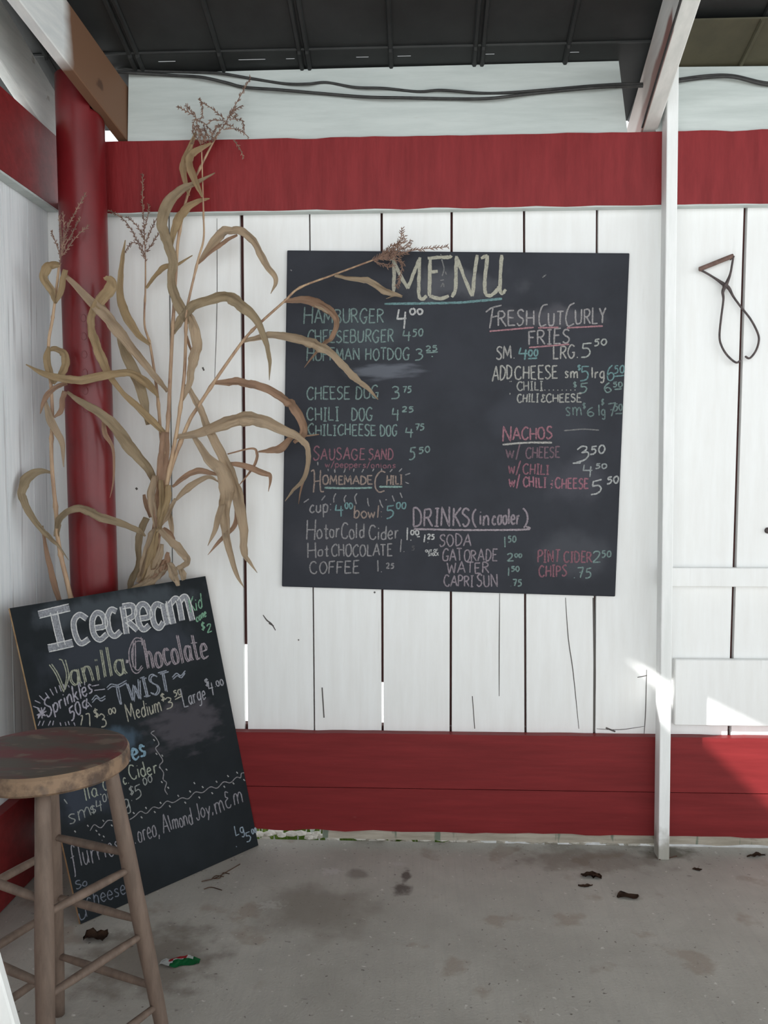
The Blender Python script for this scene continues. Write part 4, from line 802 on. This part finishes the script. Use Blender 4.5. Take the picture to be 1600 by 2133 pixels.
leaf(s3, [(305, 1078, 13), (295, 1105, 15), (288, 1140, 13), (287, 1175, 11), (276, 1205, 14), (271, 1228, 10)], [-.08, -.09], 2)
leaf(s3, [(345, 1180, 14), (325, 1200, 21), (300, 1217, 17), (272, 1228, 4)], [-.14, -.17], 0)
leaf(s3, [(300, 1030, 6), (306, 1055, 10), (313, 1078, 6)], [-.09, -.09], 3)
leaf(s3, [(322, 990, 12), (316, 1040, 17), (325, 1100, 8)], [-.15, -.14], 0)
tassel(s3, [[(452, 282), (472, 252), (495, 210), (523, 160)], [(468, 248), (440, 225), (420, 212), (416, 204)], [(420, 212), (422, 230), (420, 248)], [(470, 252), (445, 250), (430, 260)], [(478, 248), (500, 249), (507, 258), (509, 272)], [(465, 270), (488, 268), (505, 275), (519, 287)], [(478, 236), (490, 228), (506, 219)], [(462, 258), (446, 272), (440, 292)],
            [(475, 245), (484, 236), (488, 222)], [(455, 275), (450, 285), (444, 296)], [(486, 292), (499, 308), (508, 330)], [(470, 255), (478, 262), (486, 262)], [(462, 265), (452, 262), (444, 280)], [(480, 240), (490, 245), (492, 236)]], -.085)
# stalk 4 (leans right)
rooted_stem(s4, [(312, 1215), (326, 1120), (330, 1089), (345, 1020), (360, 965), (392, 882), (412, 848), (454, 784), (502, 716), (532, 682), (592, 628), (625, 599), (696, 572), (776, 542)], [-.10, -.12, -.12, -.11, -.10, -.10], .009, .0028, FB)
leaf(s4, [(697, 573, 6), (746, 582, 10), (776, 590, 13), (808, 608, 12), (838, 618, 4)], [-.11, -.12, -.06], 0)
leaf(s4, [(838, 618, 4), (820, 617, 3), (804, 622, 1)], [-.06, -.05], 0)
leaf(s4, [(592, 628, 8), (630, 625, 15), (655, 628, 19), (680, 640, 19), (699, 660, 13), (700, 680, 11), (688, 705, 9), (675, 715, 7), (650, 745, 4), (634, 766, 1)], [-.10, -.14, -.10, -.06], 3)
leaf(s4, [(656, 636, 3), (668, 643, 6), (685, 652, 3)], [-.15, -.15], 0)
leaf(s4, [(505, 712, 8), (560, 700, 14), (600, 702, 17), (640, 709, 21), (665, 720, 20), (690, 735, 15), (715, 765, 15), (740, 790, 13), (765, 808, 9), (788, 832, 2)], [-.10, -.16, -.13, -.06], 0)
leaf(s4, [(442, 798, 6), (487, 797, 17), (525, 803, 17), (562, 812, 17), (595, 832, 18), (612, 845, 18), (629, 878, 17), (630, 903, 14), (612, 922, 6)], [-.11, -.17, -.15, -.10], 3)
leaf(s4, [(332, 1100, 10), (350, 1123, 15), (372, 1145, 17), (388, 1160, 15), (391, 1172, 12), (380, 1178, 11), (368, 1183, 6)], [-.13, -.16, -.15], 0)
leaf(s4, [(352, 1172, 8), (360, 1190, 19), (366, 1205, 15), (370, 1221, 7)], [-.14, -.165], 0)
leaf(s4, [(350, 1150, 6), (345, 1168, 15), (339, 1190, 15), (330, 1205, 8)], [-.13, -.15], 3)
leaf(s4, [(340, 1100, 6), (352, 1110, 13), (361, 1130, 8)], [-.11, -.11], 3)
leaf(s4, [(365, 1038, 6), (352, 1068, 11), (335, 1094, 6)], [-.12, -.13], 0)
leaf(s4, [(336, 1000, 10), (337, 1050, 13), (331, 1102, 8)], [-.145, -.14], 1)
leaf(s4, [(345, 1166, 6), (335, 1180, 20), (316, 1197, 18), (290, 1215, 6)], [-.135, -.16], 3)
tassel(s4, [[(774, 543), (830, 530), (870, 520), (935, 514)], [(776, 542), (805, 524), (832, 502), (838, 475)], [(780, 541), (815, 522), (845, 490)], [(780, 541), (820, 525), (856, 512)], [(785, 540), (815, 540), (842, 548)], [(780, 545), (800, 550), (825, 553)], [(790, 540), (830, 522), (858, 500)], [(800, 536), (830, 538), (838, 555), (826, 600)], [(790, 538), (812, 515), (826, 508)], [(800, 540), (825, 530), (850, 530)], [(786, 546), (806, 556), (818, 556)], [(800, 533), (822, 520), (848, 496)]], -.07, sz=.014)
# stalk 5
rooted_stem(s5, [(318, 1215), (330, 1120), (340, 1050), (352, 980), (368, 900), (382, 800), (386, 740), (388, 660), (392, 630), (412, 544), (424, 499), (424, 450), (422, 380), (420, 311)], [-.10, -.13, -.13, -.11, -.10, -.09], .0085, .002, FB)
leaf(s5, [(412, 549, 5), (431, 525, 14), (461, 489, 21), (485, 482, 15), (507, 483, 17), (532, 506, 15), (555, 551, 13), (574, 581, 10), (564, 612, 1)], [-.09, -.14, -.10], 0)
leaf(s5, [(415, 548, 3), (445, 520, 7), (470, 502, 8), (495, 490, 4)], [-.10, -.13], 3)
leaf(s5, [(360, 694, 10), (375, 671, 16), (401, 641, 20), (431, 626, 19), (472, 616, 23), (502, 634, 23), (532, 664, 17), (551, 709, 11), (561, 750, 8), (561, 792, 1)], [-.10, -.15, -.11], 2)
leaf(s5, [(394, 652, 10), (405, 682, 20), (407, 720, 21), (397, 761, 17), (394, 799, 13), (375, 845, 5)], [-.11, -.13], 0)
leaf(s5, [(367, 911, 10), (412, 903, 17), (462, 882, 25), (507, 870, 29), (549, 876, 25), (586, 895, 21), (619, 911, 14), (639, 932, 12), (641, 965, 10), (633, 998, 9), (610, 1023, 6), (594, 1044, 1)], [-.13, -.20, -.17, -.08], 0)
leaf(s5, [(636, 990, 5), (628, 1015, 4), (622, 1050, 1)], [-.09, -.07], 3)
leaf(s5, [(665, 905, 2), (640, 908, 4), (610, 911, 9), (586, 932, 17), (560, 938, 10), (538, 941, 3)], [-.07, -.10, -.10], 3)
leaf(s5, [(474, 946, 3), (524, 934, 4), (536, 944, 6), (532, 965, 6), (515, 990, 4), (495, 1014, 1)], [-.12, -.10], 3)
leaf(s5, [(388, 800, 8), (412, 845, 14), (437, 903, 18), (466, 953, 21), (487, 998, 23), (499, 1047, 23), (505, 1097, 19), (507, 1150, 13), (520, 1171, 7), (536, 1193, 1)], [-.11, -.15, -.11, -.07], 0)
leaf(s5, [(402, 905, 8), (433, 953, 18), (458, 981, 27), (470, 1023, 29), (468, 1064, 23), (474, 1122, 15), (491, 1192, 9), (508, 1224, 1)], [-.13, -.17, -.12, -.06], 0)
leaf(s5, [(464, 1050, 14), (450, 1097, 11), (433, 1137, 1)], [-.15, -.13], 0)
leaf(s5, [(497, 1040, 12), (491, 1089, 10), (466, 1118, 9), (433, 1156, 1)], [-.10, -.12], 3)
leaf(s5, [(359, 1014, 5), (384, 994, 11), (417, 981, 13), (455, 988, 6)], [-.14, -.17], 3)
leaf(s5, [(367, 1041, 6), (392, 1014, 14), (433, 994, 9), (458, 1006, 1)], [-.14, -.17], 0)
leaf(s5, [(470, 965, 6), (516, 973, 13), (549, 985, 12), (563, 992, 8), (559, 1024, 1)], [-.14, -.10], 3)
leaf(s5, [(350, 1010, 12), (346, 1050, 13), (333, 1100, 8)], [-.15, -.14], 1)
leaf(s5, [(348, 1058, 10), (356, 1085, 11), (359, 1128, 5)], [-.10, -.10], 0)
leaf(s5, [(376, 1180, 8), (380, 1195, 14), (384, 1208, 9)], [-.12, -.13], 0)
leaf(s5, [(388, 700, 6), (398, 730, 5), (400, 760, 3)], [-.10, -.10], 3)
tassel(s5, [[(420, 312), (415, 280), (410, 255), (405, 233)], [(404, 240), (385, 230), (369, 221)], [(402, 238), (393, 226), (387, 219)], [(410, 250), (425, 256), (438, 272), (444, 288)], [(420, 300), (428, 278), (424, 258)], [(408, 246), (401, 262), (403, 276)], [(414, 285), (424, 270), (432, 280), (436, 296)], [(418, 300), (408, 282), (406, 262)], [(412, 260), (418, 275), (430, 295)], [(414, 270), (425, 290), (427, 305)], [(411, 262), (404, 285), (401, 300)]], -.09, sz=.012)

# ================================================================== STOOL
CX, CY, HS, PH, RT, RF, RS = -.8197, -1.2472, .7105, -1.2105, .130, .2482, .176
stool = empty('bar_stool', (CX, CY, 0)); tag(stool, 'worn wooden bar stool with scraped red seat in front of the ice cream board', 'stool')
def kid(o): o.data.transform(Matrix.Translation((-CX, -CY, 0))); o.parent = stool; return o
bm = bmesh.new()
prof = [(.12, HS), (RS-.006, HS), (RS, HS+.006), (RS, HS+.034), (RS-.004, HS+.040), (RS-.012, HS+.0425), (RS-.03, HS+.043), (.06, HS+.0405), (.004, HS+.040)]
lathe(bm, prof, (CX, CY, 0), 64)
for f in bm.faces:
    c = f.calc_center_median()
    f.material_index = 0 if c.z > HS+.0385 else 1
for v in bm.verts:
    k = mnoise.noise(v.co*22)*.0022; d = Vector((v.co.x-CX, v.co.y-CY, 0)).normalized(); v.co += d*k
kid(obj('seat', bm, [SEATW, RIMW], smooth=False))
def leg_pts(k):
    a = PH+k*math.pi/2
    return Vector((CX+RT*math.cos(a), CY+RT*math.sin(a), HS+.002)), Vector((CX+RF*math.cos(a), CY+RF*math.sin(a), 0))
for k in range(4):
    a, b = leg_pts(k); bm = bmesh.new(); P = [a+(b-a)*i/14 for i in range(15)]
    rad = [.0135+.0055*math.sin(math.pi*min(1, i/14*.9+.08)) for i in range(15)]
    for i in range(15): rad[i] += random.uniform(-.0004, .0004)
    tube(bm, P, rad, 16)
    for v in bm.verts: v.co.z = max(v.co.z, 0)
    kid(obj('leg', bm, STOOLW, smooth=True))
def at_h(k, z):
    a, b = leg_pts(k); t = (a.z-z)/(a.z-b.z); return a+(b-a)*t
for (i, j), hs in (((0, 1), (.465, .308, .135)), ((1, 2), (.493, .333, .172)), ((2, 3), (.448, .288, .13)), ((3, 0), (.5, .34, .18))):
    for h in hs:
        a, b = at_h(i, h+.004), at_h(j, h-.004); bm = bmesh.new(); n = 10
        tube(bm, [a+(b-a)*q/n for q in range(n+1)], [.0072+.0026*math.sin(math.pi*q/n) for q in range(n+1)], 12); kid(obj('rung', bm, STOOLW, smooth=True))

# ================================================================== ICE TONGS
YT = -.022
tongs = empty('ice_tongs', onY(1511, 595, YT)); tag(tongs, 'old iron ice tongs with a wooden grip hung on the planks right of the post', 'tongs')
def tk(o): o.data.transform(Matrix.Translation(-tongs.location)); o.parent = tongs; return o
bm = bmesh.new(); c = cr_curve([(1456, 561), (1462, 559), (1492, 547), (1522, 535), (1528, 533)], 4)
tube(bm, [onY(x, y, YT) for x, y in c], [.004]+[.0078]*(len(c)-2)+[.004], 12); tk(obj('grip', bm, HANDLE, smooth=True))
def wire(pts, r, Yo=0):
    bm = bmesh.new(); c = cr_curve(pts, 7); n = len(c); P = [onY(x, y, YT+Yo) for x, y in c]
    R = [r*(1+.8*math.exp(-((p[0]-1511)**2+(p[1]-595)**2)/350)) for p in c]
    R[-1] = r*.5; tube(bm, P, R, 10); return tk(obj('arm', bm, IRON, smooth=True))
wire([(1456, 561), (1472, 569), (1490, 580), (1506, 591), (1518, 600), (1528, 618), (1544, 640), (1563, 664), (1577, 690), (1581, 708), (1575, 730), (1562, 746), (1552, 742)], .0036, .004)
wire([(1528, 533), (1525, 552), (1521, 572), (1513, 592), (1506, 607), (1507, 625), (1502, 665), (1499, 700), (1503, 720), (1515, 740), (1533, 755), (1544, 750)], .0036, -.003)
bm = bmesh.new(); p = onY(1511, 595, YT); tube(bm, [p+Vector((0, -.012, 0)), p+Vector((0, .012, 0))], .006, 12); tk(obj('pivot_pin', bm, IRON))
bm = bmesh.new(); p = onY(1522, 541, 0); tube(bm, [(p.x, 0, p.z), (p.x, -.035, p.z+.003)], .002, 8); tk(obj('nail', bm, IRON))
# bolt head on the wall at the right edge
bm = bmesh.new(); p = onY(1599, 1105, 0); tube(bm, [(p.x, 0, p.z), (p.x, -.006, p.z), (p.x, -.012, p.z)], [.011, .011, .006], 12)
tag(obj('bolt', bm, IRON), 'black bolt head on the white planks at the right, above the narrow rail', 'bolt')

# ================================================================== CABLES
def cable(pts, r, label, Y=-.036):
    bm = bmesh.new(); c = cr_curve(pts, 8)
    tube(bm, [onY(x, y, Y-.006*math.sin(i*.3)) for i, (x, y) in enumerate(c)], r, 8)
    return tag(obj('cable', bm, CABLE, smooth=True), label, 'cable')
cable([(225, 138), (290, 147), (370, 150), (450, 152), (520, 163), (590, 174), (640, 175), (680, 172), (740, 182), (800, 184), (870, 191), (920, 188), (1000, 194), (1060, 193), (1150, 186), (1230, 179), (1300, 175), (1360, 174), (1415, 165), (1480, 157), (1530, 158), (1600, 173), (1700, 176)], .0048, 'upper dark cable sagging across the white board under the roof')
cable([(225, 149), (290, 153), (360, 157), (420, 161), (470, 172), (510, 182), (580, 187), (660, 194), (760, 202), (850, 204), (940, 206), (1020, 205), (1100, 196), (1180, 188), (1250, 182), (1300, 180), (1360, 178), (1415, 169), (1480, 161), (1530, 161), (1600, 177), (1700, 182)], .0055, 'lower dark cable sagging across the white board under the roof', -.044)
bm = bmesh.new(); c = [(.7965+.0, y, 2.497-SL*y-.004) for y in [-1.6+i*.1 for i in range(16)]]
c = [Vector((.745+.05*y-.001, y, 2.5-SL*y-.004)) for y in [-2.0+.1*i for i in range(20)]+[-.045]]
tube(bm, c, .004, 8); tag(obj('cable', bm, CABLE, smooth=True), 'thin dark cable running along the lower edge of the rafter above the post', 'cable')

# ================================================================== LOOSE THINGS ON THE FLOOR
def crumple(name, px, py, lx, ly, m, label, cat, rot=0, h=.006, seed=0):
    p = onZ(px, py); bm = bmesh.new(); n = 9; vs = []
    for i in range(n):
        row = []
        for k in range(5):
            u, v = i/(n-1)*2-1, k/4*2-1
            wd = math.cos(u*1.45)**.7*(1+.5*mnoise.noise(Vector((u*3, seed, v))))
            x, y = u*lx, v*ly*wd+.3*ly*math.sin(u*3+seed)
            z = .001+h*abs(mnoise.noise(Vector((u*2.2+seed, v*1.7, .3))))*2+h*.5*v*v
            row.append(bm.verts.new((p.x+x*math.cos(rot)-y*math.sin(rot), p.y+x*math.sin(rot)+y*math.cos(rot), z)))
        vs.append(row)
    for i in range(n-1):
        for k in range(4): bm.faces.new((vs[i][k], vs[i+1][k], vs[i+1][k+1], vs[i][k+1]))
    lowz = min(v.co.z for v in bm.verts)
    for v in bm.verts: v.co.z -= lowz-.0003
    bmesh.ops.solidify(bm, geom=bm.faces[:], thickness=.0005)
    return tag(obj(name, bm, m, smooth=True), label, cat)
crumple('dead_leaf', 1232, 1826, .034, .022, DEAD, 'curled dark dead leaf on the concrete left of the post foot, nearer the wall', 'leaf', -.3, .008, 1)
crumple('dead_leaf', 1220, 1846, .024, .008, DEAD, 'thin sliver of dead leaf just in front of the curled dark leaf', 'leaf', .1, .004, 5)
crumple('dead_leaf', 1308, 1868, .036, .022, DEAD, 'flat dead leaf on the concrete in front of the post, farthest from the wall', 'leaf', .2, .006, 9)
crumple('dead_leaf', 200, 1955, .035, .03, DEAD, 'shrivelled brown leaf on the floor between the stool legs', 'leaf', .6, .014, 3)
crumple('dead_leaf', 1575, 1784, .035, .012, DEAD, 'small dead leaf on the concrete right of the post near the sill', 'leaf', .2, .006, 13)
crumple('dead_leaf', 1453, 1812, .016, .008, DEAD, 'tiny dark leaf scrap on the concrete just right of the post foot', 'leaf', 0, .004, 17)
# twigs
bm = bmesh.new()
for pts in ([(420, 1836), (445, 1830), (462, 1822), (500, 1800)], [(440, 1832), (450, 1824), (466, 1826)], [(462, 1822), (466, 1818), (478, 1820)], [(425, 1852), (440, 1848), (462, 1854)], [(445, 1830), (458, 1829), (462, 1822)]):
    c = cr_curve(pts, 4); tube(bm, [onZ(x, y, .003+.002*math.sin(i)) for i, (x, y) in enumerate(c)], .0016, 5)
tag(obj('twig', bm, DEAD), 'dry reddish twig with side shoots lying before the leaning board', 'twig')
bm = bmesh.new(); c = [(1373, 1790), (1390, 1788), (1410, 1783)]; tube(bm, [onZ(x, y, .0025) for x, y in c], .002, 6)
tag(obj('twig', bm, DEAD), 'short straight twig lying in front of the white post foot', 'twig')
bm = bmesh.new(); c = [(1122, 1747), (1140, 1750), (1152, 1752)]; tube(bm, [onZ(x, y, .003) for x, y in c], .003, 6)
tag(obj('twig', bm, STALK), 'pale straw lying along the sill left of the post', 'straw')
# sweet wrapper
WR = [plainmat('wrapper green', srgb(24, 104, 58), .25), plainmat('wrapper white', srgb(222, 226, 224), .25), plainmat('wrapper red', srgb(178, 44, 52), .25)]
p = onZ(375, 2005); bm = bmesh.new(); n, mrow = 18, 9; vs = []
for i in range(n):
    row = []
    for k in range(mrow):
        u, v = i/(n-1)*2-1, k/(mrow-1)*2-1
        x = u*.054; y = v*.024*(1-.55*u*u)+.010*u+.004*math.sin(5*u)
        z = .004+.010*abs(mnoise.noise(Vector((u*2.6, v*1.6, 2.2))))+.010*(1-v*v)*(1-u*u)
        row.append(bm.verts.new((p.x+x, p.y+y, z)))
    vs.append(row)
for i in range(n-1):
    for k in range(mrow-1):
        f = bm.faces.new((vs[i][k], vs[i+1][k], vs[i+1][k+1], vs[i][k+1])); u, v = i/(n-2)*2-1, k/(mrow-2)*2-1
        s = v-u*.55
        f.material_index = 0 if (s < -.25 and u > -.5) or u > .72 else (2 if (s > .0 and -.6 < u < .35) else 1)
lowz = min(v.co.z for v in bm.verts)
for v in bm.verts: v.co.z -= lowz-.0004
bmesh.ops.solidify(bm, geom=bm.faces[:], thickness=.0004)
tag(obj('wrapper', bm, WR, smooth=False), 'crumpled green, white and red sweet wrapper on the floor beside the stool', 'wrapper')
# white plank leaning on the side wall close by (bottom left)
YP = -1.66
a, b = onY(0, 1974, YP), onY(45, 2133, YP); sl = (a.x-b.x)/(a.z-b.z)
xb0 = b.x-sl*b.z
ang = math.atan(-sl); bm = bmesh.new()
u = Vector((-math.sin(ang), 0, math.cos(ang))); r = Vector((math.cos(ang), 0, math.sin(ang)))
base = Vector((xb0, YP, 0)); Lp = 1.9; wd = .14
while (base+u*Lp).x-wd < XW+.01: Lp -= .02
P0, P1 = base, base+u*Lp; Dy = Vector((0, -.02, 0)); A0, A1 = P0-r*wd, P1-r*wd
A0 = A0+u*(-A0.z/u.z)
hexa(bm, [A0, P0, P0+Dy, A0+Dy, A1, P1, P1+Dy, A1+Dy]); bmesh.ops.recalc_face_normals(bm, faces=bm.faces[:]); bevel(bm, .003, 1)
tag(obj('plank', bm, POSTW), 'white painted plank leaning left in front of the stool, only its edge in view', 'plank')
# weeds and bleached litter outside, seen through the gap under the wall
bm = bmesh.new()
for i in range(900):
    x = random.uniform(-.75, .2); y = random.uniform(.16, .6); h = random.uniform(.08, .2)*(1 if y > .15 else .7); a = random.uniform(0, 6.28); w = .004
    dx, dy = math.cos(a)*.04, math.sin(a)*.04
    v = [bm.verts.new((x-w, y, -.13)), bm.verts.new((x+w, y, -.13)), bm.verts.new((x+dx*.5+w*.8, y+dy*.5, -.13+h*.6)), bm.verts.new((x+dx, y+dy, -.13+h)), bm.verts.new((x+dx*.5-w*.8, y+dy*.5, -.13+h*.6))]
    bm.faces.new(v)
tag(obj('weeds', bm, GRASS), 'green weeds growing outside, seen through the gap under the back wall', 'weeds', kind='stuff')
bm = bmesh.new()
for i in range(160):
    x = random.uniform(-.7, .9); y = random.uniform(.02, .1); s = random.uniform(.006, .02)
    c = Vector((x, y, -.008+random.uniform(-.01, .018)))
    bmesh.ops.create_icosphere(bm, subdivisions=1, radius=s, matrix=Matrix.Translation(c) @ Matrix.Diagonal((1.6, 1, .7, 1)) @ Matrix.Rotation(i, 4, 'Z'))
tag(obj('leaf_litter', bm, PALE), 'bleached dry litter banked against the slab edge under the back wall', 'litter', kind='stuff')
